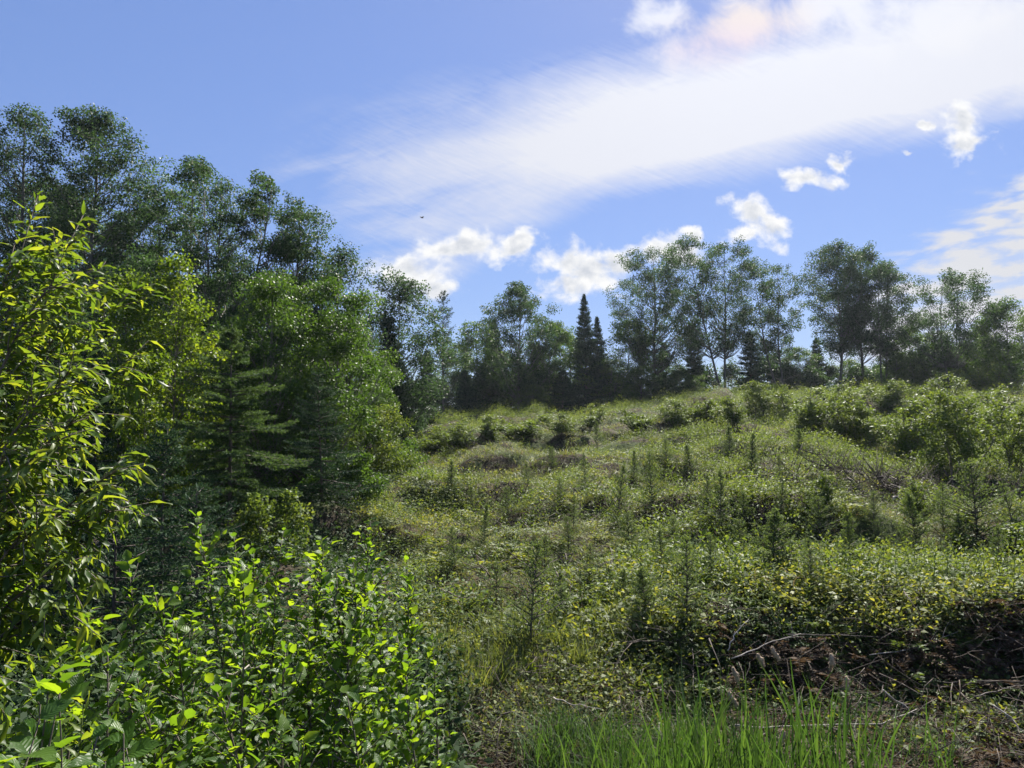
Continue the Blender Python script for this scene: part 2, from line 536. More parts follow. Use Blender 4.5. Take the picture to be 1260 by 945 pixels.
# ------------------------------------------------------------------ tree generators
def curve(a, d, L, n, bend=0.0, wob=0.05, r=R):
    """A polyline from a in direction d, bending towards +z by bend."""
    d = d / np.linalg.norm(d)
    P = [np.array(a, float)]
    for i in range(n - 1):
        d = d + np.array([0, 0, bend / n]) + r.normal(size=3) * wob
        d = d / np.linalg.norm(d)
        P.append(P[-1] + d * L / (n - 1))
    return np.array(P)

def decid(seed, H, Rc, cb=.35, stems=1, n_limb=16, n_leaf=18000, lsz=.10, clump=.55, sparse=1.0, lean=(0, 0), low_twigs=6, r0=None, tip=0.5, wide=.45):
    """Trunk(s), one limb to each leaf clump, clumps filling an uneven crown; wide: height of the widest part of the crown."""
    r = np.random.default_rng(seed)
    wood, leaf = MB(), MB()
    r0 = r0 or H * .0105
    tr = []
    for s in range(stems):
        az = 2 * math.pi * s / stems + r.uniform(0, 1)
        spread = 0 if stems == 1 else r.uniform(.5, .8) * Rc / H * (.25 if s == 0 else 1)
        Hs = H * (1 if s == 0 else r.uniform(.86, .97))
        d0 = np.array([math.cos(az) * spread + lean[0], math.sin(az) * spread + lean[1], 1.0])
        P = curve((math.cos(az) * .12 * (stems > 1), math.sin(az) * .12 * (stems > 1), -.25), d0, Hs, 14, .12, .035, r)
        P[:, 2] *= Hs * .95 / P[-1, 2]
        P[:, :2] -= np.linspace(0, 1, 14)[:, None] * (P[-1, :2] - P[0, :2] - .9 * Hs * d0[:2])
        rr = r0 * (1 - .88 * np.linspace(0, 1, 14)) * (1 if stems == 1 else .8)
        rr[0] *= 1.35
        tube(wood, P, rr, 8)
        tr.append((P, rr))
    Hc = H * (1 - cb)
    area = 1.5 * Rc * Hc
    n = int(np.clip(3.0 * area / (math.pi * clump ** 2) * sparse, 8, 130))
    lob = r.uniform(.72, 1.12, 40)
    C, K = [], []
    for i in range(n):
        f = (i + r.uniform(0, 1)) / n
        e = np.where(f < wide, .45 + .55 * math.sin(.5 * math.pi * f / wide), max(1e-3, 1 - ((f - wide) / (1 - wide)) ** 2) ** tip)
        a2 = r.uniform(0, 2 * math.pi)
        rad_ = max(.05, (Rc * e * lob[int(f * 6) * 6 + int(a2 / 6.2832 * 6) % 6] - clump * .35)) * r.uniform(.15, 1) ** .55
        P, rr = tr[i % stems]
        z = H * cb + f * Hc * .97
        ax = np.array([np.interp(z, P[:, 2], P[:, 0]), np.interp(z, P[:, 2], P[:, 1])])
        c = np.array([ax[0] + math.cos(a2) * rad_, ax[1] + math.sin(a2) * rad_, z - clump * .3])
        zb = max(H * cb * .75, z - rad_ * r.uniform(.7, 1.3) - .4)
        zb = min(zb, P[-1, 2] * .99)
        b = np.array([np.interp(zb, P[:, 2], P[:, q]) for q in range(3)])
        u_ = np.linspace(0, 1, 6)[:, None]
        Q = b + (c - b) * u_ + np.array([0, 0, -.12 * rad_]) * np.sin(u_ * 3.14) + r.normal(size=(6, 3)) * .05 * min(1, rad_) * np.sin(u_ * 3.14)
        rb = np.interp(zb, P[:, 2], rr)
        tube(wood, Q, min(rb * .45, .012 + rad_ * .012) * (1 - .8 * u_[:, 0]) + .004, 5)
        k0 = clump * r.uniform(.6, 1.15)
        C.append(c)
        K.append(k0)
        for _ in range(3):
            d2 = rnd_dir(1, r)[0]
            d2[2] = d2[2] * .5 + .25
            S = curve(Q[r.integers(3, 6)], d2, k0 * r.uniform(.8, 1.3), 4, .2, .15, r)
            tube(wood, S, np.array([.012, .009, .006, .003]) * min(1, H / 9), 3)
            C.append(S[-1])
            K.append(k0 * r.uniform(.35, .7))
    for i in range(low_twigs):
        P, rr = tr[i % stems]
        z = H * cb * r.uniform(.4, 1)
        b = np.array([np.interp(z, P[:, 2], P[:, q]) for q in range(3)])
        a2 = r.uniform(0, 6.3)
        Q = curve(b, np.array([math.cos(a2), math.sin(a2), .45]), Rc * r.uniform(.25, .6), 6, .2, .16, r)
        tube(wood, Q, np.array([.02, .016, .012, .009, .006, .003]) * min(1, H / 9), 4)
    for P, rr in tr:
        C.append(P[-1])
        K.append(clump * .6)
    C, K = np.array(C), np.array(K)
    w = K ** 2
    idx = r.choice(len(C), n_leaf, p=w / w.sum())
    dirs = rnd_dir(n_leaf, r)
    rr = K[idx] * r.uniform(.02, 1.15, n_leaf) ** .5
    P = C[idx] + dirs * rr[:, None] * np.array([1, 1, .7])
    D = rnd_dir(n_leaf, r) * .8 + dirs * .5 + np.array([0, 0, -.45])
    N = rnd_dir(n_leaf, r) * .9 + np.array([0, 0, .9])
    tint = np.clip(.45 + r.normal(size=len(C))[idx] * .17 + r.normal(size=n_leaf) * .17, 0, 1)
    s = lsz * r.uniform(.7, 1.25, n_leaf)
    leaves(leaf, P, D, N, s, s * .8, tint)
    return wood, leaf

def conifer(seed, H, Rc, spacing=.3, per=6, droop=-.15, nl=.07, nw=.012, dens=38, cb=.05, twigs=7, prof=.85, up=.35, sparse=1.0, dead=0, irregular=.15, tw_len=.42):
    r = np.random.default_rng(seed)
    wood, leaf = MB(), MB()
    P = curve((0, 0, -.2), np.array([r.normal() * .015, r.normal() * .015, 1]), H + .2, 12, 0, .012, r)
    tt = np.linspace(0, 1, 12)
    tube(wood, P, max(.012, H * .0105) * (1 - .93 * tt) + .003, 7)
    def needles(A, B, n, t0):
        t = (np.arange(n) + r.uniform(0, 1, n)) / n
        X = A + (B - A) * t[:, None]
        ax = norm(B - A)
        d = rnd_dir(n, r)
        d = norm(d - ax * (d @ ax)[:, None]) * .85 + ax * .65 + np.array([0, 0, .12])
        L = nl * r.uniform(.7, 1.2, n)
        leaves(leaf, X, d, rnd_dir(n, r), L, nw * r.uniform(.8, 1.3, n), np.clip(t0 + r.normal(size=n) * .14, 0, 1), 0.0, .5)
    z = H * cb
    a0 = 0
    while z < H * .985:
        f = (z - H * cb) / (H * (1 - cb))
        Lb = Rc * ((1 - f) ** prof) * (min(1, .55 + f * 6) if cb > .1 else 1) + .03
        b0 = np.array([np.interp(z / H, tt, P[:, q]) for q in range(3)])
        for k in range(per):
            if r.uniform() > sparse:
                continue
            az = a0 + k * 2 * math.pi / per + r.uniform(-.3, .3)
            L = Lb * r.uniform(1 - irregular * 2, 1 + irregular)
            e = droop * (1 - f) + up * f + r.uniform(-.1, .1)
            Q = curve(b0 + np.array([0, 0, r.uniform(-.5, .5) * spacing]), np.array([math.cos(az), math.sin(az), e]), L, 5, .25, .05, r)
            tube(wood, Q, np.linspace(.010 + L * .007, .003, 5), 3)
            tv = .45 + r.normal() * .12 + .25 * f
            for i in range(4):
                needles(Q[i], Q[i + 1], max(2, int(dens * L / 4)), tv + .08 * (i == 3))
            for i in range(twigs):
                g_ = .18 + .8 * (i + r.uniform(0, 1)) / twigs
                q = np.array([np.interp(g_, np.linspace(0, 1, 5), Q[:, c]) for c in range(3)])
                ax = norm(Q[-1] - Q[0])
                side = np.cross(ax, [0, 0, 1]) * (1 if i % 2 else -1)
                tl = L * tw_len * (1.05 - g_) + .03
                tp = q + norm(ax * .75 + side * .75 + np.array([0, 0, r.uniform(-.25, .1)])) * tl
                needles(q, tp, max(2, int(dens * tl)), tv + .1)
        z += spacing * r.uniform(.8, 1.2) * (1 - .35 * f)
        a0 += 1.1
    needles(P[-2], P[-1] + np.array([0, 0, .05]), int(dens * H / 10), .6)
    for i in range(dead):
        t = max(cb, .1) * r.uniform(.35, 1)
        b = np.array([np.interp(t, tt, P[:, q]) for q in range(3)])
        az = r.uniform(0, 6.3)
        Q = curve(b, np.array([math.cos(az), math.sin(az), -.1]), Rc * r.uniform(.3, .8), 6, .05, .12, r)
        tube(wood, Q, np.linspace(.009, .002, 6), 3)
    return wood, leaf

def tree(name, label, cat, loc, wl, bark, lm, group=None, rz=0.0):
    t = thing(name, label, cat, loc, group, rz)
    link('trunk', wl[0].mesh('trunk', M[bark], True), t)
    link('crown', wl[1].mesh('crown', M[lm]), t)
    return t

RIDGE = 1.17

def spot(px, Y):
    x = uv(px, 540)[0] * Y
    return np.array([x, Y, float(height(x, Y))])

def hgt(px, py, Y):
    return float(at(px, py, Y)[2] - spot(px, Y)[2])

def pxw(w, Y):
    return w / FPX * Y

# ------------------------------------------------------------------ trees at the left (each built on its own)
GL = 'tall trees of the left wood'
LT = [  # px, py top, Y, crown width px, kwargs, bark, leaf, label
    (8, 116, 33, 105, dict(cb=.40, n_leaf=15000, lsz=.105, clump=.60, n_limb=15), 'aspen', 'aspen', 'tall aspen cut by the edge of the view, beyond the tallest willow tips'),
    (105, 120, 34, 125, dict(cb=.36, n_leaf=34000, lsz=.105, clump=.72, n_limb=22, tip=.55), 'aspen', 'aspen', 'tallest dense round-topped aspen standing above the willow'),
    (213, 175, 37, 95, dict(cb=.34, n_leaf=11000, lsz=.10, clump=.6, n_limb=17, sparse=.7, stems=2), 'aspen', 'birch', 'thin pale see-through aspen between the round-topped aspen and the dark birch'),
    (262, 205, 36, 70, dict(cb=.34, n_leaf=9000, lsz=.10, clump=.6, n_limb=14), 'aspen', 'aspen', 'slim aspen half hidden behind the dark birch with the ragged top'),
    (306, 200, 27, 165, dict(cb=.28, n_leaf=42000, lsz=.085, clump=.52, n_limb=24, stems=2, tip=.6), 'birch', 'aspen', 'big dark birch with a ragged double top, tallest beside the open sky'),
    (362, 238, 28, 92, dict(cb=.30, n_leaf=12000, lsz=.085, clump=.5, n_limb=17), 'birch', 'aspen', 'narrow dark birch leaning out from the big ragged birch toward the sky'),
    (412, 292, 29, 84, dict(cb=.25, n_leaf=10000, lsz=.085, clump=.5, n_limb=16), 'birch', 'aspen', 'smaller birch with a thin loose top, stepping down from the dark birches'),
    (395, 330, 23, 140, dict(cb=.15, n_leaf=34000, lsz=.075, clump=.50, n_limb=24, stems=2, tip=.5), 'birch', 'birch', 'leafy light green birch with sunlit side in front of the dark birches'),
    (330, 330, 21, 110, dict(cb=.15, n_leaf=16000, lsz=.075, clump=.48, n_limb=18, tip=.5), 'birch', 'birch', 'green birch filling the space behind the tall shaggy young larch'),
    (428, 372, 27, 60, dict(cb=.12, n_leaf=9000, lsz=.085, clump=.5, n_limb=16), 'birch', 'birch', 'low rounded birch below the smaller loose-topped birch'),
    (488, 331, 44, 112, dict(cb=.15, n_leaf=15000, lsz=.13, clump=.85, n_limb=18, tip=.5), 'aspen', 'aspen', 'round-topped aspen at the corner where the left wood meets the far tree line'),
    (55, 300, 24, 130, dict(cb=.10, n_leaf=14000, lsz=.09, clump=.6, n_limb=18), 'birch', 'aspen', 'dark understorey tree behind the willow bush'),
    (160, 300, 22, 110, dict(cb=.10, n_leaf=14000, lsz=.085, clump=.55, n_limb=18), 'birch', 'aspen', 'dark leafy tree under the round-topped aspen, behind the yellow-green saplings'),
]
left_src = []
def build_left():
    for i, (px, py, Y, w, kw, bark, lm, lab) in enumerate(LT):
        H = hgt(px, py, Y) * .98
        t = tree('aspen_tree' if bark == 'aspen' else 'birch_tree', lab, 'tree', spot(px, Y), decid(100 + i, H, pxw(w, Y) * .66, **{**kw, 'n_leaf': int(kw['n_leaf'] * 1.5), 'cb': kw['cb'] * .75, 'wide': .55, 'tip': .42}), bark + '_bark', lm, GL)
        left_src.append(t)
build_left()

# young sunlit saplings in front of the wood
GY = 'sunlit young trees at the edge of the wood'
YT = [
    (212, 305, 17, 95, dict(cb=.15, n_leaf=7500, lsz=.075, clump=.34, n_limb=20, r0=.03), 'bright', 'tall yellow-green sapling with a thin leaning stem above the shaggy larch'),
    (150, 330, 16, 90, dict(cb=.12, n_leaf=6500, lsz=.075, clump=.36, n_limb=18, r0=.03), 'bright', 'yellow-green sapling just behind the tips of the willow'),
    (228, 400, 18.5, 80, dict(cb=.10, n_leaf=5500, lsz=.07, clump=.32, n_limb=16, r0=.025), 'bright', 'shorter yellow-green sapling leaning against the shaggy larch'),
    (180, 430, 14, 80, dict(cb=.08, n_leaf=5000, lsz=.07, clump=.32, n_limb=16, r0=.025), 'bright', 'low bushy yellow-green sapling over the dark hollow'),
    (345, 604, 14.2, 52, dict(cb=.05, n_leaf=2800, lsz=.07, clump=.28, n_limb=12, r0=.02, stems=2), 'bush', 'bright-leaved bush at the foot of the young larch'),
    (465, 498, 25, 90, dict(cb=.08, n_leaf=8000, lsz=.075, clump=.42, n_limb=15, stems=2, r0=.03), 'bush', 'pale sunlit bush at the corner of the wood beside the open slope'),
    (500, 540, 27, 60, dict(cb=.20, n_leaf=2600, lsz=.075, clump=.40, n_limb=10, stems=3, r0=.025), 'birch', 'dark stemmy bush at the end of the wood, bare below'),
    (435, 560, 20, 70, dict(cb=.06, n_leaf=4500, lsz=.07, clump=.34, n_limb=13, stems=2, r0=.02), 'birch', 'low leafy bush between the dark spruce and the open slope'),
]
for i, (px, py, Y, w, kw, lm, lab) in enumerate(YT):
    tree('young_tree' if i < 4 else 'bush', lab, 'tree' if i < 4 else 'bush', spot(px, Y), decid(200 + i, hgt(px, py, Y), pxw(w, Y) * .58, **{**kw, 'n_leaf': int(kw['n_leaf'] * 1.4)}), 'twig', lm, GY)

# conifers of the left wood
GC = 'conifers along the left wood'
CT = [
    (287, 398, 15, 150, dict(spacing=.21, per=7, droop=-.30, cb=.32, sparse=.84, irregular=.36, dens=105, nl=.07, nw=.02, twigs=14, dead=22, prof=.75), 'shaggy young larch with a bare lower trunk in front of the birches'),
    (398, 462, 18.5, 125, dict(spacing=.27, per=6, droop=-.28, cb=.05, dens=62, nl=.08, nw=.024, twigs=10, prof=.7), 'dark young spruce standing just behind the bare-trunked larch'),
    (118, 430, 15, 140, dict(spacing=.30, per=6, droop=-.25, cb=.08, dens=60, nl=.08, nw=.024, twigs=10, dead=14, prof=.75), 'shaded spruce behind the yellow-green saplings and the willow'),
    (40, 470, 12, 150, dict(spacing=.30, per=6, droop=-.25, cb=.10, dens=60, nl=.08, nw=.024, twigs=9, dead=16, prof=.7), 'shaded spruce mostly hidden behind the willow bush'),
    (150, 575, 9.6, 170, dict(spacing=.28, per=6, droop=-.2, cb=.05, dens=60, nl=.07, nw=.022, twigs=9, dead=14, prof=.5), 'low dark spruce at the back of the dark hollow'),
    (62, 600, 8.6, 150, dict(spacing=.28, per=6, droop=-.2, cb=.05, dens=60, nl=.07, nw=.022, twigs=9, dead=10, prof=.5), 'low dark spruce under the drooping willow'),
    (252, 600, 10.2, 150, dict(spacing=.28, per=6, droop=-.2, cb=.05, dens=60, nl=.07, nw=.022, twigs=9, dead=10, prof=.5), 'low dark spruce behind the tallest alder shoot'),
    (205, 520, 11.5, 150, dict(spacing=.30, per=6, droop=-.25, cb=.10, dens=60, nl=.08, nw=.024, twigs=9, dead=26, prof=.6), 'low shaded spruce with dead twigs over the dark hollow'),
]
for i, (px, py, Y, w, kw, lab) in enumerate(CT):
    tree('larch_tree' if i == 0 else 'spruce_tree', lab, 'tree', spot(px, Y), conifer(300 + i, hgt(px, py, Y), pxw(w, Y) * .6, **kw), 'spruce_bark', 'larch' if i < 1 else 'spruce', GC)

# ------------------------------------------------------------------ trees along the ridge
GR = 'deciduous trees along the ridge'
RT = [
    (585, 392, 62, 60, dict(cb=.10, n_leaf=8000, lsz=.15, clump=.8, n_limb=14, tip=.5), 'birch', 'small green tree between the thin pine and the lumpy aspen'),
    (640, 347, 58, 92, dict(cb=.30, n_leaf=13000, lsz=.15, clump=.80, n_limb=16, tip=.45), 'aspen', 'lumpy-crowned aspen rising above its neighbours, left of the pointed spruces'),
    (680, 392, 60, 70, dict(cb=.12, n_leaf=9000, lsz=.15, clump=.8, n_limb=14, tip=.5), 'birch', 'green tree tucked between the lumpy aspen and the pointed spruces'),
    (775, 390, 64, 70, dict(cb=.12, n_leaf=9000, lsz=.15, clump=.8, n_limb=14), 'birch', 'low green tree just right of the pointed spruces'),
    (806, 304, 65, 108, dict(cb=.38, n_leaf=17000, lsz=.145, clump=.90, n_limb=20, tip=.5, low_twigs=14), 'aspen', 'broad aspen with loose branches, first tall one right of the pointed spruces'),
    (893, 291, 61, 104, dict(cb=.40, n_leaf=15000, lsz=.145, clump=.85, n_limb=18, stems=2, tip=.5, low_twigs=16), 'aspen', 'tall forked aspen with pale sky showing through its crown'),
    (966, 321, 64, 78, dict(cb=.48, n_leaf=11000, lsz=.145, clump=.85, n_limb=14, stems=2, tip=.45, lean=(-.06, 0), low_twigs=14), 'aspen', 'round aspen on leaning twin trunks between the forked aspen and the big clump'),
    (1032, 297, 65, 78, dict(cb=.45, n_leaf=14000, lsz=.145, clump=.95, n_limb=17, tip=.4, low_twigs=10), 'aspen', 'highest dense aspen of the big round clump'),
    (1068, 302, 66, 80, dict(cb=.45, n_leaf=14000, lsz=.145, clump=.95, n_limb=17, tip=.4, low_twigs=10), 'aspen', 'dense aspen in the middle of the big round clump'),
    (1088, 322, 63, 66, dict(cb=.48, n_leaf=9000, lsz=.145, clump=.85, n_limb=14, stems=2, tip=.45, lean=(.05, 0), low_twigs=12), 'aspen', 'forked aspen on the outer side of the big round clump, next to open sky'),
    (1178, 334, 60, 108, dict(cb=.40, n_leaf=10500, lsz=.14, clump=.75, n_limb=17, stems=2, sparse=.85, tip=.5), 'aspen', 'open airy aspen standing alone beyond the big round clump'),
    (1248, 370, 58, 90, dict(cb=.20, n_leaf=12000, lsz=.14, clump=.85, n_limb=16, tip=.5), 'birch', 'last broad green tree of the ridge, cut by the edge of the view'),
]
ridge = []
for i, (px, py, Y, w, kw, lm, lab) in enumerate(RT):
    Y *= RIDGE
    ridge.append(tree('aspen_tree' if lm == 'aspen' else 'leafy_tree', lab, 'tree', spot(px, Y), decid(400 + i, hgt(px, py, Y), pxw(w, Y) * .66, **{**kw, 'n_leaf': int(kw['n_leaf'] * 2.1), 'cb': kw['cb'] * .8, 'wide': .55, 'tip': .42}), 'aspen_bark', lm, GR))

GS = 'conifers along the ridge'
far_kw = dict(spacing=.32, per=8, dens=34, nl=.19, nw=.05, twigs=7, cb=.02)
ST = [
    (722, 364, 60, 70, dict(droop=-.2, prof=.9), 'tallest pointed dark spruce of the ridge'),
    (739, 390, 61, 56, dict(droop=-.2, prof=.9), 'second pointed spruce, half behind the tallest spruce'),
    (482, 388, 42, 78, dict(droop=-.2, prof=.65), 'dense dark spruce in front of the round-topped corner aspen'),
    (926, 408, 61, 56, dict(droop=-.25, prof=.75), 'small dark spruce between the forked aspen and the leaning one'),
]
spr = []
for i, (px, py, Y, w, kw, lab) in enumerate(ST):
    Y *= RIDGE if Y > 50 else 1
    spr.append(tree('spruce_tree', lab, 'tree', spot(px, Y), conifer(500 + i, hgt(px, py, Y), pxw(w, Y) * .5, **{**far_kw, **kw}), 'spruce_bark', 'spruce', GS))
tree('pine_tree', 'thin open pine with bare dead lower limbs at the start of the far tree line', 'tree', spot(545, 58),
     conifer(520, hgt(545, 361, 58), pxw(64, 58) * .5, spacing=.55, per=5, droop=.1, up=.7, dens=22, nl=.22, nw=.045, twigs=5, cb=.30, sparse=.8, dead=40, prof=.6, irregular=.3), 'spruce_bark', 'spruce', GS)

# fillers: smaller trees of the far line, copies that share their meshes
def fit(src, srcH, px, py, Y, label, group, rz=0.0, wide=1.0):
    s = hgt(px, py, Y) / srcH
    return dup(src, label, spot(px, Y), rz, (s * wide, s * wide, s), group)
rH = [hgt(px, py, Y * RIDGE) for px, py, Y, *_ in RT]
sH = [hgt(px, py, Y * (RIDGE if Y > 50 else 1)) for px, py, Y, *_ in ST]
FILL = [  # source list, index, px, py, Y, wide, label
    ('r', 0, 560, 420, 66, 1.2, 'dark low tree behind the thin pine'),
    ('s', 2, 607, 395, 66, 1.0, 'dark spruce half hidden between the small green tree and the lumpy aspen'),
    ('r', 2, 620, 430, 62, 1.3, 'low bushy tree under the lumpy aspen'),
    ('s', 3, 662, 425, 63, 1.2, 'dark squat spruce below the lumpy aspen'),
    ('r', 3, 700, 410, 66, 1.1, 'pale green tree directly behind the pointed spruces'),
    ('r', 0, 655, 470, 57, 1.5, 'light green low tree with pale stems before the dark far wood'),
    ('r', 3, 755, 440, 60, 1.4, 'low green tree at the foot of the pointed spruces'),
    ('s', 2, 815, 420, 69, .9, 'dark spruce under the broad loose aspen'),
    ('r', 2, 790, 450, 61, 1.5, 'bushy low tree below the broad loose aspen'),
    ('s', 2, 858, 395, 66, .9, 'dark spruce filling the gap before the forked aspen'),
    ('r', 11, 840, 455, 63, 1.2, 'low green tree between the broad aspen and the forked aspen'),
    ('r', 2, 985, 425, 68, 1.2, 'small tree seen between the leaning trunks'),
    ('s', 3, 1008, 415, 70, .8, 'slim dark spruce behind the trunks of the big round clump'),
    ('r', 0, 1050, 440, 69, 1.5, 'low tree behind the trunks of the big round clump'),
    ('r', 11, 1125, 400, 64, .9, 'green tree in the dip between the big round clump and the airy aspen'),
    ('r', 3, 1108, 435, 62, 1.4, 'low bushy tree at the foot of the big round clump'),
    ('r', 2, 1150, 430, 62, 1.5, 'low bushy tree under the airy aspen'),
    ('r', 11, 1205, 410, 63, 1.0, 'mid green tree between the airy aspen and the last broad tree'),
    ('s', 2, 525, 430, 50, 1.1, 'dark spruce at the gap before the thin pine'),
    ('s', 2, 575, 455, 58, 1.4, 'broad dark low spruce at the foot of the thin pine'),
    ('s', 3, 692, 455, 58, 1.5, 'small dark spruce hugging the tallest pointed spruce'),
    ('r', 0, 455, 430, 38, 1.2, 'dark leafy tree in shade behind the pale corner bush'),
]
for i, (k, j, px, py, Y, wd, lab) in enumerate(FILL):
    Y *= RIDGE if Y > 52 else 1
    fit((ridge if k == 'r' else spr)[j], (rH if k == 'r' else sH)[j], px, py, Y, lab, GR if k == 'r' else GS, i * 1.3, wd)

UND = [(540, 470, 60), (566, 455, 63), (592, 462, 60), (618, 468, 61), (668, 458, 64), (708, 470, 63), (762, 462, 63), (784, 470, 66), (812, 462, 62), (836, 448, 68), (866, 452, 66), (902, 446, 68),
       (948, 440, 69), (972, 448, 67), (1000, 452, 66), (1026, 448, 70), (1058, 452, 67), (1084, 446, 69), (1112, 440, 67), (1140, 432, 68), (1165, 425, 66), (1192, 430, 67), (1222, 425, 66), (1255, 420, 67), (505, 470, 48), (470, 455, 42), (640, 455, 66), (730, 455, 66)]
ANCH = [(482, 'dense spruce at the corner of the left wood'), (545, 'thin open pine'), (585, 'small green tree by the pine'), (640, 'lumpy aspen'), (680, 'green tree by the spruces'), (722, 'tallest pointed spruce'), (806, 'broad loose aspen'),
        (893, 'forked aspen'), (966, 'leaning twin aspen'), (1032, 'highest aspen of the clump'), (1088, 'outer forked aspen of the clump'), (1178, 'airy aspen'), (1248, 'last broad tree')]
told = {}
def by_anchor(start, px, anchors):
    a = min(anchors, key=lambda q: abs(q[0] - px))
    t = '%s just %s of the %s' % (start, 'left' if px < a[0] else 'right', a[1])
    told[t] = told.get(t, 0) + 1
    return t + ('', ', set behind another', ', farthest in')[min(told[t] - 1, 2)]
und_src, und_H = [], []
for i, (px, py, Y) in enumerate(UND):
    Y *= RIDGE if Y > 52 else 1
    lab, grp = by_anchor('dark low tree', px, ANCH), 'understorey trees along the ridge'
    if i < 2:
        und_H.append(hgt(px, py, Y))
        und_src.append(tree('understorey_tree', lab, 'tree', spot(px, Y), decid(550 + i, und_H[i], 2.3, cb=.02, n_leaf=8500, lsz=.16, clump=.75, wide=.3, low_twigs=0), 'twig', 'aspen', grp))
    else:
        fit(und_src[i % 2], und_H[i % 2], px, py, Y, lab, grp, i * 1.7, 1.15)

LANCH = [(8, 'edge-cut aspen'), (105, 'round-topped aspen'), (213, 'thin pale aspen'), (313, 'ragged dark birch'), (395, 'light green birch'), (488, 'corner aspen')]
BACK = [(1, 60, 215, 46), (4, 150, 260, 42), (7, 250, 330, 34), (4, 345, 330, 38), (7, 420, 390, 36), (8, 80, 380, 27), (7, 20, 400, 26), (8, 180, 420, 30), (7, 290, 420, 28), (8, 370, 450, 26), (7, 455, 470, 33), (8, 130, 470, 22), (7, 30, 520, 19), (8, 240, 480, 21)]
left_trees = left_src
for i, (j, px, py, Y) in enumerate(BACK):
    p0 = LT[j]
    fit(left_trees[j], hgt(p0[0], p0[1], p0[2]), px, py, Y, by_anchor('dark tree inside the left wood', px, LANCH), 'inner trees of the left wood', i * 1.9, 1.25)

# ------------------------------------------------------------------ shrubs on the slope
SHW = 1.25
GB = 'leafy shrubs on the slope and its crest'
def shrub(seed, H, Rc, n, lsz=.07, stems=8):
    r = np.random.default_rng(seed)
    wood, leaf = MB(), MB()
    PP, CC = [], []
    for s in range(stems):
        az = r.uniform(0, 6.3)
        ln = r.uniform(.2, 1.25) * Rc / H
        P = curve((r.normal() * .08, r.normal() * .08, -.1), np.array([math.cos(az) * ln, math.sin(az) * ln, 1]), H * r.uniform(.45, 1.08), 7, .1, .09, r)
        tube(wood, P, np.linspace(.018, .004, 7), 4)
        for k in range(9):
            t = r.uniform(.18, 1)
            q = np.array([np.interp(t, np.linspace(0, 1, 7), P[:, c]) for c in range(3)])
            az = r.uniform(0, 6.3)
            S = curve(q, np.array([math.cos(az), math.sin(az), .7]), Rc * r.uniform(.25, .5) * (1.2 - .7 * t), 4, .1, .15, r)
            tube(wood, S, [.007, .005, .004, .002], 3)
            m = max(3, n // (stems * 9))
            tq = r.uniform(.1, 1.05, m)
            X = np.stack([np.interp(tq, np.linspace(0, 1, 4), S[:, c]) for c in range(3)], 1) + r.normal(size=(m, 3)) * .055 * Rc
            PP.append(X)
            CC.append(np.full(m, .45 + r.normal() * .14 + .2 * (q[2] / H - .5)))
    P, c = np.concatenate(PP), np.concatenate(CC)
    k = len(P)
    s = lsz * r.uniform(.7, 1.25, k)
    leaves(leaf, P, rnd_dir(k, r) + np.array([0, 0, .25]), rnd_dir(k, r) * .8 + np.array([0, 0, .8]), s, s * .5, np.clip(c + r.normal(size=k) * .15, 0, 1))
    return wood, leaf
SH = [(2.0, 1.0, 4600), (1.5, 1.1, 4400), (2.6, 1.3, 7000), (1.2, .9, 3400), (1.8, .8, 3600)]
SHRUBS = [  # proto, px, py base, height px, width scale, label
    (2, 1190, 600, 118, 1.15, 'tallest light green shrub of the thicket, over the dark brush heap'),
    (0, 1120, 575, 88, 1.3, 'leafy shrub of the thicket just left of the tallest shrub'),
    (2, 1245, 590, 85, 1.1, 'thicket shrub at the edge of the view beside the tallest shrub'),
    (0, 1065, 560, 66, 1.3, 'shrub of the thicket above the dark brush heap'),
    (1, 1030, 545, 50, 1.4, 'low broad shrub at the near end of the thicket'),
    (4, 1150, 545, 62, 1.2, 'narrow shrub behind the tallest thicket shrub'),
    (1, 1225, 530, 48, 1.6, 'broad low shrub on the crest below the last broad tree'),
    (2, 938, 520, 52, 1.3, 'rounded bright shrub on the crest under the small dark spruce'),
    (0, 905, 528, 40, 1.4, 'dark green shrub beside the rounded crest shrub'),
    (4, 1003, 525, 45, 1.5, 'pale yellow-green shrub on the crest under the leaning aspen'),
    (1, 1040, 510, 36, 1.7, 'flat shrub on the crest in front of the big round clump'),
    (0, 1095, 510, 44, 1.5, 'shrub on the crest at the side of the big round clump'),
    (3, 975, 512, 30, 1.7, 'small pale shrub on the crest between two rounder ones'),
    (1, 1155, 500, 34, 1.8, 'shrub on the crest under the airy aspen'),
    (3, 868, 520, 34, 1.5, 'shrub on the crest below the forked aspen'),
    (1, 833, 525, 30, 1.7, 'low shrub on the crest below the broad loose aspen'),
    (3, 785, 530, 28, 1.7, 'low yellow-green shrub right of the pointed spruces'),
    (4, 730, 530, 34, 1.7, 'shrub at the foot of the tallest pointed spruce'),
    (1, 690, 535, 26, 2.0, 'wide low shrub left of the pointed spruces'),
    (3, 640, 540, 32, 1.8, 'yellow-green shrub under the lumpy aspen'),
    (4, 602, 545, 34, 1.7, 'upright pale shrub under the small green tree'),
    (1, 565, 552, 32, 1.8, 'wide pale shrub under the thin pine'),
    (3, 535, 558, 34, 1.6, 'pale shrub where the crest runs into the left wood'),
    (0, 1008, 640, 58, 1.2, 'green shrub in front of the dark brush heap'),
    (3, 1255, 690, 60, 1.6, 'leafy shrub at the edge of the view above the shaded bank'),
    (1, 1130, 640, 45, 1.2, 'low shrub under the tallest thicket shrub'),
    (1, 1215, 480, 30, 1.5, 'small shrub on the far crest near the last broad tree'),
]
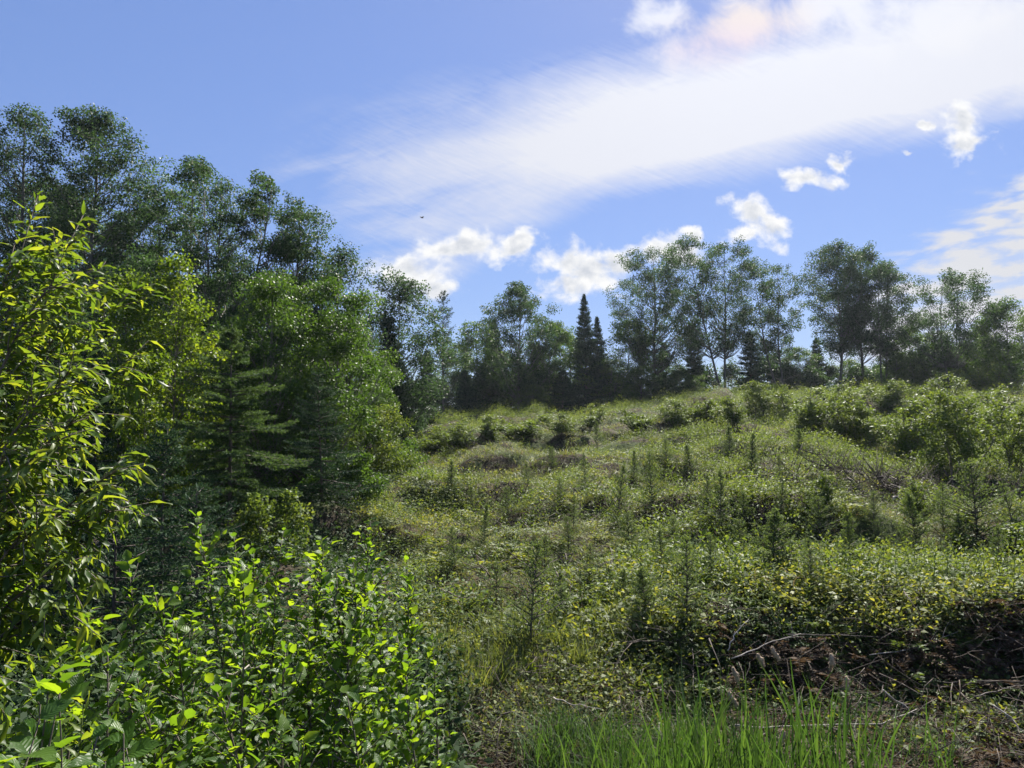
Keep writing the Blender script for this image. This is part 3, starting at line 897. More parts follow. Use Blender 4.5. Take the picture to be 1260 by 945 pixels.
def build_shrubs():
    src = {}
    for k, px, pb, hp, ws, lab in SHRUBS:
        g = ground_at(px, pb)
        H = hp / FPX * g[1]
        s = H / SH[k][0]
        rz = float(R.uniform(0, 6.3))
        if k not in src:
            h, rc, n = SH[k]
            src[k] = tree('shrub', lab, 'shrub', g, shrub(600 + k, h, rc, n), 'twig', 'bush', GB, rz)
            src[k].scale = (s * ws * SHW, s * ws * SHW, s * 1.1)
        else:
            dup(src[k], lab, g, rz, (s * ws * SHW, s * ws * SHW, s * 1.1))
build_shrubs()

# ------------------------------------------------------------------ planted saplings
GP = 'young conifers planted on the slope'
SAPS = [  # px, base py, height px, proto, width scale, label
    (595, 672, 48, 0, .8, 'dark narrow sapling casting a long shadow on the bare grass'),
    (652, 800, 130, 2, 1.0, 'thin see-through sapling with bright grass round its foot'),
    (845, 770, 108, 2, .9, 'tall thin sapling beside the leafy end of the brown bank'),
    (950, 710, 78, 1, 1.25, 'bushy dark sapling in front of the brown bank'),
    (1047, 700, 66, 0, 1.1, 'dark cone-shaped sapling left of the one with the long leader'),
    (1133, 700, 88, 1, .9, 'sapling with a long upright leader below the brush heap'),
    (1203, 670, 100, 4, 1.1, 'pale spreading sapling with open whorls near the edge of the view'),
    (1250, 665, 70, 2, 1.1, 'pale thin sapling cut by the edge of the view'),
    (888, 660, 78, 3, .9, 'slender sapling rising from grass above the bushy dark one'),
    (925, 598, 62, 0, .8, 'dark narrow sapling below the rounded crest shrub'),
    (898, 560, 34, 0, .9, 'small dark sapling near the crest, left of the dark narrow one'),
    (758, 650, 75, 3, .8, 'slender sapling in the middle of the slope over a dark hollow'),
    (802, 620, 62, 4, .8, 'pale sapling above the middle of the slope, beside straw-coloured grass'),
    (850, 585, 36, 0, 1.1, 'squat dark sapling high on the slope'),
    (760, 745, 42, 1, 1.1, 'short bushy sapling near a fallen pale stick'),
    (797, 765, 62, 1, 1.0, 'short dark sapling left of the tall thin one'),
    (720, 600, 40, 3, .8, 'tiny slender sapling among the dark hummocks'),
    (735, 560, 40, 3, .8, 'thin sapling on the high hummock under the pointed spruces'),
    (690, 625, 36, 4, .8, 'small pale sapling amid the slope, left of the dark hollow'),
    (650, 605, 34, 3, .9, 'small sapling beneath the low dark hummock'),
    (555, 610, 40, 0, .8, 'small sapling near the end of the wood'),
    (560, 700, 50, 4, .9, 'faint sapling at the tip of the alder thicket'),
    (700, 680, 44, 4, .9, 'pale low sapling in front of the twiggy hollow'),
    (725, 720, 50, 2, .8, 'thin pale sapling between the see-through one and the short bushy one'),
    (830, 690, 52, 4, .9, 'pale sapling in front of the slender one, among low herbs'),
    (985, 570, 40, 0, 1.0, 'green sapling at the near end of the thicket'),
    (1010, 675, 62, 4, 1.2, 'pale bushy sapling below the brush heap'),
    (1085, 690, 50, 2, 1.0, 'thin sapling between the dark cone and the long leader'),
    (910, 700, 60, 4, 1.0, 'pale sapling touching the bushy dark one'),
    (1185, 690, 54, 1, 1.0, 'short green sapling in front of the pale spreading one'),
    (610, 745, 52, 4, 1.0, 'pale sapling on the grass right of the alder thicket'),
    (870, 630, 44, 3, .9, 'slight sapling just behind the slender grass-footed one'),
    (780, 590, 34, 0, .8, 'very small dark sapling high amid the slope'),
    (625, 640, 40, 4, 1.0, 'feathery sapling just above the one with the long shadow'),
    (670, 720, 58, 4, 1.0, 'feathery sapling behind the see-through one'),
    (690, 770, 60, 3, .9, 'slender sapling right of the see-through one'),
    (705, 655, 44, 2, 1.0, 'thin sapling next to the twiggy hollow'),
    (775, 690, 58, 4, 1.0, 'open feathery sapling above the short bushy ones'),
    (815, 715, 60, 3, 1.0, 'slender sapling just behind the tall thin one'),
    (875, 715, 56, 4, .9, 'feathery sapling behind the leaning pale stick'),
    (915, 655, 50, 4, 1.0, 'feathery sapling between the two slender ones'),
    (1000, 725, 60, 2, 1.0, 'thin open sapling at the bank, left of the dark cone'),
    (1075, 655, 48, 4, 1.0, 'feathery sapling against the brush heap'),
    (1160, 655, 60, 2, 1.0, 'thin open sapling between the long leader and the pale spreading one'),
    (1230, 715, 64, 3, 1.0, 'slender sapling above the shaded end of the bank'),
    (580, 640, 40, 3, .9, 'slender sapling between the wood and the long shadow'),
    (820, 570, 30, 4, 1.0, 'small feathery sapling high on the slope beside the squat one'),
    (680, 580, 30, 4, 1.0, 'small feathery sapling on the highest hummock'),
    (960, 600, 40, 2, 1.0, 'thin sapling at the near foot of the thicket'),
    (960, 640, 46, 3, 1.0, 'slender sapling left of the shrub at the brush heap'),
]
SP = [  # H, R, kwargs
    (1.3, .56, dict(spacing=.12, per=6, dens=62, twigs=5, droop=.1, up=.8)),
    (1.4, .80, dict(spacing=.13, per=7, dens=62, twigs=6, droop=.05, up=.8)),
    (1.8, .86, dict(spacing=.17, per=5, dens=48, twigs=5, droop=.2, up=.9)),
    (1.6, .74, dict(spacing=.15, per=5, dens=48, twigs=5, droop=.2, up=.9)),
    (1.6, 1.0, dict(spacing=.17, per=6, dens=48, twigs=6, droop=.25, up=.9)),
]
def build_saplings():
    src = {}
    for px, pb, hp, k, ws, lab in SAPS:
        g = ground_at(px, pb)
        H = hp / FPX * g[1]
        s = H / SP[k][0]
        rz = float(R.uniform(0, 6.3))
        if k not in src:
            h, rc, kw = SP[k]
            src[k] = tree('spruce_sapling', lab, 'sapling', g, conifer(700 + k, h, rc, nl=.055, nw=.019, cb=.05, irregular=.25, **kw), 'spruce_bark', 'sapling', GP, rz)
            src[k].scale = (s * ws, s * ws, s)
            o = src[k]
        else:
            o = dup(src[k], lab, g, rz, (s * ws * float(R.uniform(.8, 1.25)), s * ws * float(R.uniform(.8, 1.25)), s))
        o.rotation_euler = (float(R.normal()) * .06, float(R.normal()) * .06, rz)
build_saplings()

# ------------------------------------------------------------------ ground cover
def herb_proto(seed, n, rad_, h, lsz, ratio=.55, up=.5):
    r = np.random.default_rng(seed)
    mb = MB()
    a = r.uniform(0, 6.3, n)
    q = rad_ * np.sqrt(r.uniform(0, 1, n))
    z = h * (1 - (q / rad_) ** 2 * .7) * r.uniform(.25, 1, n)
    P = np.stack([np.cos(a) * q, np.sin(a) * q, z], 1)
    D = np.stack([np.cos(a), np.sin(a), r.uniform(-.3, up, n)], 1) + rnd_dir(n, r) * .7
    s = lsz * r.uniform(.6, 1.3, n)
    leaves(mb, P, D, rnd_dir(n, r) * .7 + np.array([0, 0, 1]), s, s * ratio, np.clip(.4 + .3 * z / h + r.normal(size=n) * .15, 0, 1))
    return mb.arrays()

def grass_proto(seed, n, rad_, h, w, spread=.5):
    r = np.random.default_rng(seed)
    mb = MB()
    for i in range(n):
        az, l = r.uniform(0, 6.3), h * r.uniform(.5, 1.1)
        b = np.array([r.normal() * rad_, r.normal() * rad_, -.03])
        o = np.array([math.cos(az), math.sin(az), 0])
        t = np.array([0, .45, .8, 1.0])
        k = spread * r.uniform(.2, 1.2)
        C = b + np.outer(t, [0, 0, l]) + np.outer(t ** 2, o) * l * k - np.outer(t ** 3, [0, 0, l]) * .35 * k
        sd = np.array([-o[1], o[0], 0]) * w * r.uniform(.7, 1.2)
        wd = np.array([.8, 1, .6, .05])[:, None] / 2
        V = np.concatenate([C - sd * wd, C + sd * wd])
        F = np.array([[0, 1, 5, 4], [1, 2, 6, 5], [2, 3, 7, 6]])
        mb.add(V, F, np.clip(.45 + r.normal() * .2, 0, 1))
    return mb.arrays()

def stalk_proto(seed, h, n, lsz):
    r = np.random.default_rng(seed)
    mb = MB()
    P = curve((0, 0, 0), np.array([r.normal() * .1, r.normal() * .1, 1]), h, 5, 0, .05, r)
    tube(mb, P, [.005, .004, .004, .003, .002], 3, .3)
    t = (np.arange(n) + .5) / n
    X = np.stack([np.interp(.15 + t * .85, np.linspace(0, 1, 5), P[:, c]) for c in range(3)], 1)
    a = np.arange(n) * 2.4
    D = np.stack([np.cos(a), np.sin(a), .25 + .5 * t], 1)
    s = lsz * (1.15 - .6 * t)
    leaves(mb, X, D, np.tile([0, 0, 1.0], (n, 1)) + rnd_dir(n, r) * .3, s, s * .24, np.clip(.5 + .3 * t, 0, 1))
    return mb.arrays()

def twig_proto(seed, n, rad_, l, w, zmax=.25):
    r = np.random.default_rng(seed)
    mb = MB()
    for i in range(n):
        az = r.uniform(0, 6.3)
        b = np.array([r.normal() * rad_, r.normal() * rad_, r.uniform(0, zmax)])
        P = curve(b, np.array([math.cos(az), math.sin(az), r.normal() * .35]), l * r.uniform(.4, 1.2), 4, 0, .2, r)
        tube(mb, P, w * np.array([1, .8, .6, .3]), 3, np.clip(.5 + r.normal() * .25, 0, 1))
    return mb.arrays()

def fern_proto(seed, n, L, h):
    r = np.random.default_rng(seed)
    mb = MB()
    for k in range(n):
        az = k * 6.283 / n + r.uniform(-.4, .4)
        t = np.linspace(0, 1, 8)
        l = L * r.uniform(.7, 1.15)
        o = np.array([math.cos(az), math.sin(az), 0])
        Q = np.outer(t * l, o) + np.outer(h * (1.6 * t - 1.5 * t ** 2.2), [0, 0, 1.0])
        tube(mb, Q, np.linspace(.004, .001, 8), 3, .3)
        m = 13
        tq = np.linspace(.22, .98, m)
        X = np.stack([np.interp(tq, t, Q[:, c]) for c in range(3)], 1)
        sd = np.array([-o[1], o[0], 0])
        for sg in (-1, 1):
            w = l * .34 * (1.05 - tq) ** .8 + .01
            leaves(mb, X, np.tile(sd * sg + o * .45, (m, 1)) + r.normal(size=(m, 3)) * .12, np.array([0, 0, 1.0]) + r.normal(size=(m, 3)) * .45, w, w * .3, np.clip(.5 + r.normal(size=m) * .12, 0, 1))
    return mb.arrays()

def cover(name, label, mat, parts):
    """One object of uncountable plants: points that carry copies of a few small plants. parts: (prototypes, X, Y, low size, high size, squash)."""
    kit = bpy.data.collections.new(name + ' plants')
    P, ROT, SCL, IDX, k0 = [], [], [], [], 0
    for protos, X, Y, s0, s1, sq in parts:
        for arr in protos:
            mb = MB()
            mb.V, mb.T, mb.F, mb.n = [arr[0]], [arr[1]], arr[2], len(arr[0])
            kit.objects.link(bpy.data.objects.new('%s sprig %03d' % (name, len(kit.objects)), mb.mesh(name + ' sprig', M[mat])))
        n = len(X)
        P.append(onland(X, Y))
        ROT.append(np.stack([R.normal(size=n) * .16, R.normal(size=n) * .16, R.uniform(0, 6.3, n)], 1))
        sc = R.uniform(s0, s1, n)
        SCL.append(np.stack([sc, sc, sc * sq * R.uniform(.75, 1.3, n)], 1))
        IDX.append(k0 + R.integers(0, len(protos), n))
        k0 += len(protos)
    P, ROT, SCL, IDX = (np.concatenate(q) for q in (P, ROT, SCL, IDX))
    me = bpy.data.meshes.new(name)
    me.vertices.add(len(P))
    me.vertices.foreach_set('co', P.astype(np.float32).ravel())
    for nm, typ, fld, arr in (('turn', 'FLOAT_VECTOR', 'vector', ROT), ('size', 'FLOAT_VECTOR', 'vector', SCL), ('which', 'INT', 'value', IDX)):
        q = me.attributes.new(nm, typ, 'POINT')
        q.data.foreach_set(fld, np.ascontiguousarray(arr, np.int32 if typ == 'INT' else np.float32).ravel())
    me.materials.append(M[mat])
    o = link(name, me, kind='stuff', label=label)
    t = bpy.data.node_groups.new(name, 'GeometryNodeTree')
    t.interface.new_socket('Geometry', in_out='INPUT', socket_type='NodeSocketGeometry')
    t.interface.new_socket('Geometry', in_out='OUTPUT', socket_type='NodeSocketGeometry')
    N = t.nodes
    gi, go, iop, ci = N.new('NodeGroupInput'), N.new('NodeGroupOutput'), N.new('GeometryNodeInstanceOnPoints'), N.new('GeometryNodeCollectionInfo')
    ci.inputs['Collection'].default_value = kit
    ci.inputs['Separate Children'].default_value = True
    ci.inputs['Reset Children'].default_value = True
    iop.inputs['Pick Instance'].default_value = True
    def attr(nm, typ):
        a = N.new('GeometryNodeInputNamedAttribute')
        a.data_type = typ
        a.inputs['Name'].default_value = nm
        return next(x for x in a.outputs if x.enabled and x.name == 'Attribute')
    e = N.new('FunctionNodeEulerToRotation')
    t.links.new(attr('turn', 'FLOAT_VECTOR'), e.inputs[0])
    t.links.new(gi.outputs[0], iop.inputs['Points'])
    t.links.new(ci.outputs[0], iop.inputs['Instance'])
    t.links.new(attr('which', 'INT'), iop.inputs['Instance Index'])
    t.links.new(e.outputs[0], iop.inputs['Rotation'])
    t.links.new(attr('size', 'FLOAT_VECTOR'), iop.inputs['Scale'])
    t.links.new(iop.outputs[0], go.inputs[0])
    o.modifiers.new('plants', 'NODES').node_group = t
    return o

def wedge(n, y0, y1, pw=1.0, u0=-.62, u1=.90):
    """Points on the open slope, thinning with distance."""
    Y = (y0 ** (1 - pw) + R.uniform(0, 1, n) * (y1 ** (1 - pw) - y0 ** (1 - pw))) ** (1 / (1 - pw)) if pw != 1 else y0 * (y1 / y0) ** R.uniform(0, 1, n)
    return R.uniform(u0, u1, n) * Y, Y

def onland(X, Y, dz=-.02):
    return np.stack([X, Y, height(X, Y) + dz], 1)

def open_slope(X, Y):
    """True on the open slope, False in the wood at the left."""
    return X / Y > np.interp(Y, [5, 9, 14, 20, 26, 40, 60], [-.10, -.12, -.20, -.22, -.17, -.13, -.12]) + (vnoise(X / 2, Y / 2, 21) - .5) * .08

def tinted(arr, d):
    return (arr[0], np.clip(arr[1] + d, 0, 1), arr[2])

def field(X, Y):
    return .55 * vnoise(X / 5, Y / 3.6, 131) + .30 * vnoise(X / 1.9, Y / 1.5, 132) + .15 * vnoise(X / .8, Y / .7, 133)

def some(n, y0, y1, lo, hi, pw=.9, u0=-.45, u1=.92, soft=.08):
    """n tries on the open slope where the patch field lies between lo and hi."""
    X, Y = wedge(n, y0, y1, pw, u0, u1)
    f = field(X, Y) + R.normal(size=n) * soft
    m = (f > lo) & (f < hi) & open_slope(X, Y)
    bank = (Y < 9.3) & (X > 2.2)
    m &= ~bank
    return X[m], Y[m]

def build_cover():
    T3 = (-.32, 0, .32)
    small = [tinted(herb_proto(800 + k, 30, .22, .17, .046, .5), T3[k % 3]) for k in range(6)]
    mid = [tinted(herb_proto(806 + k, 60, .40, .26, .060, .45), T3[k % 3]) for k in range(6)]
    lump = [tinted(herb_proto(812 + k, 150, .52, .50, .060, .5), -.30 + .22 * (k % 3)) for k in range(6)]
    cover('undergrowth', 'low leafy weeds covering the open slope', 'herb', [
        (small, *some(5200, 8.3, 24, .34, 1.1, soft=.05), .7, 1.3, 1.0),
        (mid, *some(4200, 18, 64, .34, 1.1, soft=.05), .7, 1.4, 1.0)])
    cover('low_bushes', 'dark lumpy low bushes massed over the mounds of the slope', 'bush', [
        (lump, *some(4600, 10.5, 62, .49, 1.1, .7, soft=.04), .35, 1.35, 1.0),
        (lump, *some(1500, 24, 60, .34, 1.1, .4, .18, .95), .7, 1.5, 1.1)])
    # matted grass
    mat_ = [tinted(grass_proto(860 + k, 26, .13, .30, .009, 1.5), T3[k % 3]) for k in range(6)]
    matf = [tinted(grass_proto(866 + k, 26, .26, .42, .018, 1.4), T3[k % 3]) for k in range(6)]
    g = ground_at(640, 800)
    tall = [grass_proto(872 + k, 18, .06, .46, .010, .6) for k in range(3)]
    cover('grass', 'matted green and straw-tipped grass between the weeds', 'grass', [
        (mat_, *some(6000, 7.0, 26, .0, .56), .6, 1.2, .8),
        (matf, *some(5200, 22, 64, .0, .58), .6, 1.2, .8),
        (tall, g[0] + R.normal(size=170) * .8, g[1] + R.normal(size=170) * .7, .7, 1.2, 1.0)])
    straw = [grass_proto(850 + k, 20, .16, .30, .008, 1.7) for k in range(4)]
    litter = [herb_proto(840 + k, 26, .28, .10, .05, .35, .2) for k in range(4)]
    cover('dead_grass', 'straw-coloured dead grass and litter between the weeds', 'dry', [
        (straw, *some(3200, 8, 55, .0, .44), .7, 1.5, .8),
        (litter, *some(1500, 7.5, 34, .0, .40), .7, 1.4, 1.0)])
    ferns = [tinted(fern_proto(876 + k, 6, .45, .34), .1 * k - .1) for k in range(4)]
    cover('bracken', 'green bracken fronds arching out of the weeds', 'herb', [(ferns, *some(2600, 9.5, 58, .40, .62), .6, 1.3, 1.0)])
    stalks = [stalk_proto(880 + k, .55, 16, .10) for k in range(4)]
    cover('tall_weeds', 'upright leafy weed stalks on the slope', 'bush', [(stalks, *some(2400, 9.5, 48, .35, .8), .6, 1.25, 1.0)])
    # sunlit brush along the crest and in the upper thicket
    brush = [tinted(herb_proto(884 + k, 170, .62, .95, .075, .45, 1.0), .12) for k in range(4)]
    X, Y = wedge(1500, 48, 64, .9, -.14, .92)
    m = vnoise(X / 3.5, Y / 3, 140) > .30
    X2, Y2 = some(700, 24, 50, .30, 1.1, .3, .26, .92)
    cover('crest_brush', 'sunlit yellow-green brush along the crest of the slope', 'crest', [
        (brush, X[m], Y[m], .55, 1.35, .9), (brush, X2, Y2, .6, 1.25, .9)])
    tw = [twig_proto(890 + k, 6, .25, .5, .004 + .002 * k) for k in range(4)]
    g = ground_at(1085, 606)
    cover('dead_twigs', 'thin dead twigs strewn over the slope and heaped under the thicket', 'brush', [
        (tw, *some(1500, 10.5, 40, .0, .45), .6, 1.6, 1.0),
        ([twig_proto(895, 7, .3, .9, .012, .35)], g[0] + R.normal(size=130) * 1.7, g[1] + R.normal(size=130) * .9, .7, 1.4, 1.0)])
    # plants under the left wood and alders, shade put into their leaf colour
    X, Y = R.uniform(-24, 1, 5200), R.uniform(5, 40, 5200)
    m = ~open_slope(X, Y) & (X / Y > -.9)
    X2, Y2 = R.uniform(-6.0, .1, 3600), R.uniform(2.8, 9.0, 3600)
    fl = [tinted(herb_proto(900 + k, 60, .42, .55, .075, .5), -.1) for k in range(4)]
    cover('forest_undergrowth', 'leafy plants darkened for shade on the floor of the left wood', 'shade', [(fl, X[m], Y[m], .7, 1.5, 1.0), (fl, X2[X2 < -.09 * Y2], Y2[X2 < -.09 * Y2], .6, 1.1, 1.25)])

def build_bank():
    """The shaded bank at the right: leafy top, brown dead fern face."""
    nb = lambda X, Y, k, c: vnoise(X / .9, Y / .8, k) > c
    top = [tinted(herb_proto(910 + k, 34, .22 + .02 * k, .20 + .03 * k, .048 + .004 * k, .55), -.25 + .09 * k) for k in range(6)]
    X, Y = R.uniform(.6, 11.5, 2600), R.uniform(9.1, 13.5, 2600)
    m = nb(X, Y, 101, .44)
    X2, Y2 = R.uniform(-.6, 9.6, 3000), R.uniform(7.2, 9.6, 3000)
    m2 = nb(X2, Y2, 111, .40)
    cover('bramble_leaves', 'patchy bramble leaves over the top and down the face of the brown bank', 'herb', [(top, X[m], Y[m], .6, 1.4, 1.0), (top[:3], X2[m2], Y2[m2], .5, 1.2, 1.0)])
    X, Y = R.uniform(1.2, 10, 260), R.uniform(9.2, 13, 260)
    cover('bank_weeds', 'upright weeds and grass standing out of the bank', 'bush', [([stalk_proto(915 + k, .5, 15, .095) for k in range(4)], X, Y, .6, 1.3, 1.0), ([tinted(fern_proto(917 + k, 5, .40, .28), -.1) for k in range(3)], R.uniform(1.0, 10, 420), R.uniform(8.2, 12, 420), .5, 1.1, 1.0)])
    dead = [fern_proto(930 + k, 5, .42, .16) for k in range(4)]
    lit = [herb_proto(935 + k, 40, .26, .14, .05, .30, .2) for k in range(4)]
    X, Y = R.uniform(2.5, 10.2, 1000), R.uniform(7.6, 9.3, 1000)
    X2, Y2 = R.uniform(2.2, 9, 1300), R.uniform(5.2, 8.2, 1300)
    X3, Y3 = R.uniform(-1.2, 1.8, 500), R.uniform(5.4, 8.8, 500)
    cover('dead_fern', 'reddish brown dead fern and leaf litter on the bank and ditch', 'rust', [
        (dead, X[::2], Y[::2] + .1, .7, 1.3, 1.1), (lit, X[::2], Y[::2], .7, 1.3, 1.0), (dead, X2, Y2, .7, 1.3, 1.0), (lit, X2, Y2, .6, 1.2, 1.0), (lit, X3, Y3, .6, 1.1, 1.0), (dead, X3[::2], Y3[::2], .5, .9, 1.0)])
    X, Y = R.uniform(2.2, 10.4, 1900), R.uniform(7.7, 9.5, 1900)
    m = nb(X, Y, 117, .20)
    cover('shade_toned_leaves', 'leaves darkened for shade, hanging over the face of the bank', 'shade', [([tinted(herb_proto(955 + k, 34, .24, .22, .055, .5, -.1), .15 * k - .2) for k in range(4)], X[m], Y[m], .6, 1.2, 1.0)])  # leaf colour darkened to paint the shade of the bank face
    tw = [twig_proto(940 + k, 8, .25, .5, .0022 + .0012 * k, .4) for k in range(4)]
    X, Y = R.uniform(1.4, 9.6, 330), R.uniform(6.4, 9.5, 330)
    X2, Y2 = R.uniform(-1.0, 1.6, 110), R.uniform(6.0, 9.0, 110)
    cover('dead_brush', 'tangled dark dead twigs on the shaded bank', 'brush', [(tw, X, Y, .6, 1.4, 1.0), (tw, X2, Y2, .6, 1.1, 1.0)])
    gr = [grass_proto(950 + k, 16, .08, .42, .007, .7) for k in range(4)]
    X, Y = R.uniform(.2, 4.2, 900), R.uniform(5.0, 7.4, 900)
    m = R.uniform(size=900) < np.where(X < 2.5, .9, .12)
    cover('ditch_grass', 'thin green grass among the cattails in the ditch', 'cattail', [(gr, X[m], Y[m], .7, 1.5, 1.0)])
build_cover()
build_bank()

# ------------------------------------------------------------------ near leaves
def leaf_proto(name, mat, L=1.0, Wd=.62, seg=4, curl=.18, fold=.25, tint=.5, seed=0, peak=.42, serr=0.0):
    """A leaf lying along +x, blade up +z: folded along its rib, curved, as a few quads."""
    r = np.random.default_rng(seed)
    t = np.linspace(0, 1, seg + 1)
    w = np.sin(np.pi * t ** (math.log(.5) / math.log(peak))) ** .8 * Wd / 2 * (1 - .35 * t ** 3)
    w[0] = w[-1] = .01
    z = -curl * t ** 2 + r.normal() * .02
    wig = r.normal(size=seg + 1) * .03
    V, ve = [], []
    for i in range(seg + 1):
        s = 1 + serr * (1 if i % 2 else -1)
        V += [(t[i], w[i] * s, z[i] + fold * w[i] + wig[i]), (t[i], 0, z[i]), (t[i], -w[i] * s, z[i] + fold * w[i] - wig[i])]
        ve += [t[i] - .35, t[i], t[i] - .35]
    F = []
    for i in range(seg):
        a = i * 3
        F += [(a, a + 1, a + 4, a + 3), (a + 1, a + 2, a + 5, a + 4)]
    mb = MB()
    mb.add(np.array(V) * [L, L, L], np.array(F), tint)
    me = mb.mesh(name, mat, True)
    at_ = me.attributes.new("vein", 'FLOAT', 'POINT')
    at_.data.foreach_set("value", np.array(ve, np.float32) + 1)
    return me, (*mb.arrays(), np.array(ve, np.float32) + 1)

def frames(D, N):
    D = norm(D)
    S = norm(np.cross(N, D))
    return D, S, np.cross(D, S)

def leafy(t, P, D, N, s, protos, mat, keep, base):
    """Leaves of thing t: the keep that show largest are objects of their own, the rest one mesh."""
    D, S, N = frames(D, N)
    base = np.asarray(base, float)
    Y = np.maximum(P[:, 1], .3)
    px = 630 + FPX * P[:, 0] / Y
    py = 540 - FPX * (P[:, 2] - EYE) / Y
    vis = (px > -20) & (px < 1280) & (py < 960)
    score = np.where(vis, s / Y * (.4 + .6 * np.abs(N[:, 1] * .7 + N[:, 2] * .4)), 0)
    order = np.argsort(-score)
    k = R.integers(0, len(protos), len(P))
    for i in order[:keep]:
        o = bpy.data.objects.new('leaf', protos[k[i]][0])
        COL.objects.link(o)
        o.parent = t
        m = np.eye(4)
        m[:3, 0], m[:3, 1], m[:3, 2] = D[i] * s[i], S[i] * s[i], N[i] * s[i]
        m[:3, 3] = P[i] - base
        o.matrix_basis = Matrix(m.tolist())
    rest = order[keep:]
    if not len(rest):
        return
    mb, VE = MB(), []
    for j, (_, (V, T, F, ve)) in enumerate(protos):
        q = rest[k[rest] == j]
        if not len(q):
            continue
        X = (V[None, :, :1] * D[q][:, None] + V[None, :, 1:2] * S[q][:, None] + V[None, :, 2:] * N[q][:, None]) * s[q][:, None, None] + (P[q] - base)[:, None]
        FF = [(f[None] + (np.arange(len(q)) * len(V))[:, None, None]).reshape(-1, f.shape[1]) for f in F]
        mb.add(X.reshape(-1, 3), FF, np.tile(T, len(q)))
        VE.append(np.tile(ve, len(q)))
    me = mb.mesh('leaves', mat, True)
    a = me.attributes.new("vein", 'FLOAT', 'POINT')
    a.data.foreach_set("value", np.concatenate(VE))
    link('leaves', me, t, kind='stuff')

alder_leaf = [leaf_proto('alder leaf', M['alder'], 1, .62, 6, .10 + .05 * (i % 4), .22 + .05 * (i % 3), .08 + .115 * i, i, .42, .06) for i in range(8)]
willow_leaf = [leaf_proto('willow leaf', M['willow'], 1, .25, 5, .10 + .08 * (i % 4), .35, .08 + .115 * i, 20 + i, .40) for i in range(8)]
bramble_leaf = [leaf_proto('bramble leaf', M['alder'], 1, .74, 8, .15 + .06 * (i % 3), .25, .1 + .13 * i, 40 + i, .42, .09) for i in range(6)]

def stem_leaves(Q, step, r, droop=0.0, tip=True):
    """Alternate leaves along polyline Q: points, directions, normals."""
    seg = np.linalg.norm(np.diff(Q, axis=0), axis=1)
    c = np.concatenate([[0], np.cumsum(seg)])
    n = max(2, int(c[-1] / step))
    t = np.linspace(.12, 1, n) * c[-1]
    P = np.stack([np.interp(t, c, Q[:, q]) for q in range(3)], 1)
    ax = norm(np.stack([np.interp(t, (c[1:] + c[:-1]) / 2, np.diff(Q, axis=0)[:, q]) for q in range(3)], 1))
    a = np.arange(n) * 2.3 + r.uniform(0, 6.3) + r.normal(size=n) * .3
    side = np.stack([np.cos(a), np.sin(a), np.zeros(n)], 1)
    D = side * .8 + ax * .75 + r.normal(size=(n, 3)) * .25 + np.array([0, 0, -droop])
    N = np.array([0, 0, 1.0]) + r.normal(size=(n, 3)) * .45 + ax * .2
    return P, D, N

GA = 'alder bushes in front'
ALD = [  # px, py top, Y, stems, spread, label
    (240, 638, 4.3, 2, .24, 'tallest alder shoot standing before the dark hollow'),
    (162, 690, 4.0, 2, .22, 'alder shoot just left of the tallest one'),
    (345, 652, 4.7, 3, .28, 'broad alder bush under the bare larch trunk'),
    (455, 640, 4.9, 3, .28, 'alder bush with the highest tip near the open slope'),
    (500, 690, 5.1, 2, .20, 'outer alder bush with a few lone leaves against the open slope'),
    (300, 700, 3.8, 2, .26, 'alder bush in front of the broad one'),
    (405, 715, 4.1, 3, .28, 'alder bush in the middle of the thicket'),
    (215, 765, 3.5, 2, .25, 'low alder bush below the tallest shoot'),
    (490, 780, 4.4, 2, .24, 'low alder bush with bare stems beside the brown ditch'),
    (350, 800, 3.4, 2, .25, 'nearest low alder bush in deep shade'),
    (110, 745, 3.4, 2, .24, 'alder bush close to the willow'),
    (532, 790, 5.2, 1, .14, 'thin low alder shoot at the edge of the ditch'),
    (30, 715, 3.3, 2, .22, 'alder bush below the drooping willow, cut by the edge of the view'),
    (260, 840, 3.0, 2, .24, 'short alder bush at the bottom of the view'),
    (395, 662, 5.2, 3, .30, 'alder bush between the broad one and the one with the highest tip'),
    (288, 664, 5.0, 3, .28, 'alder bush just behind the tallest alder shoot'),
    (432, 690, 4.5, 3, .28, 'alder bush in front of the one with the highest tip'),
    (190, 722, 3.8, 2, .26, 'alder bush leaning beside the tallest shoot, over the dark hollow'),
    (135, 800, 3.0, 2, .26, 'alder bush next to the bramble in the corner'),
    (430, 850, 3.6, 2, .24, 'short alder bush over the near side of the ditch'),
]
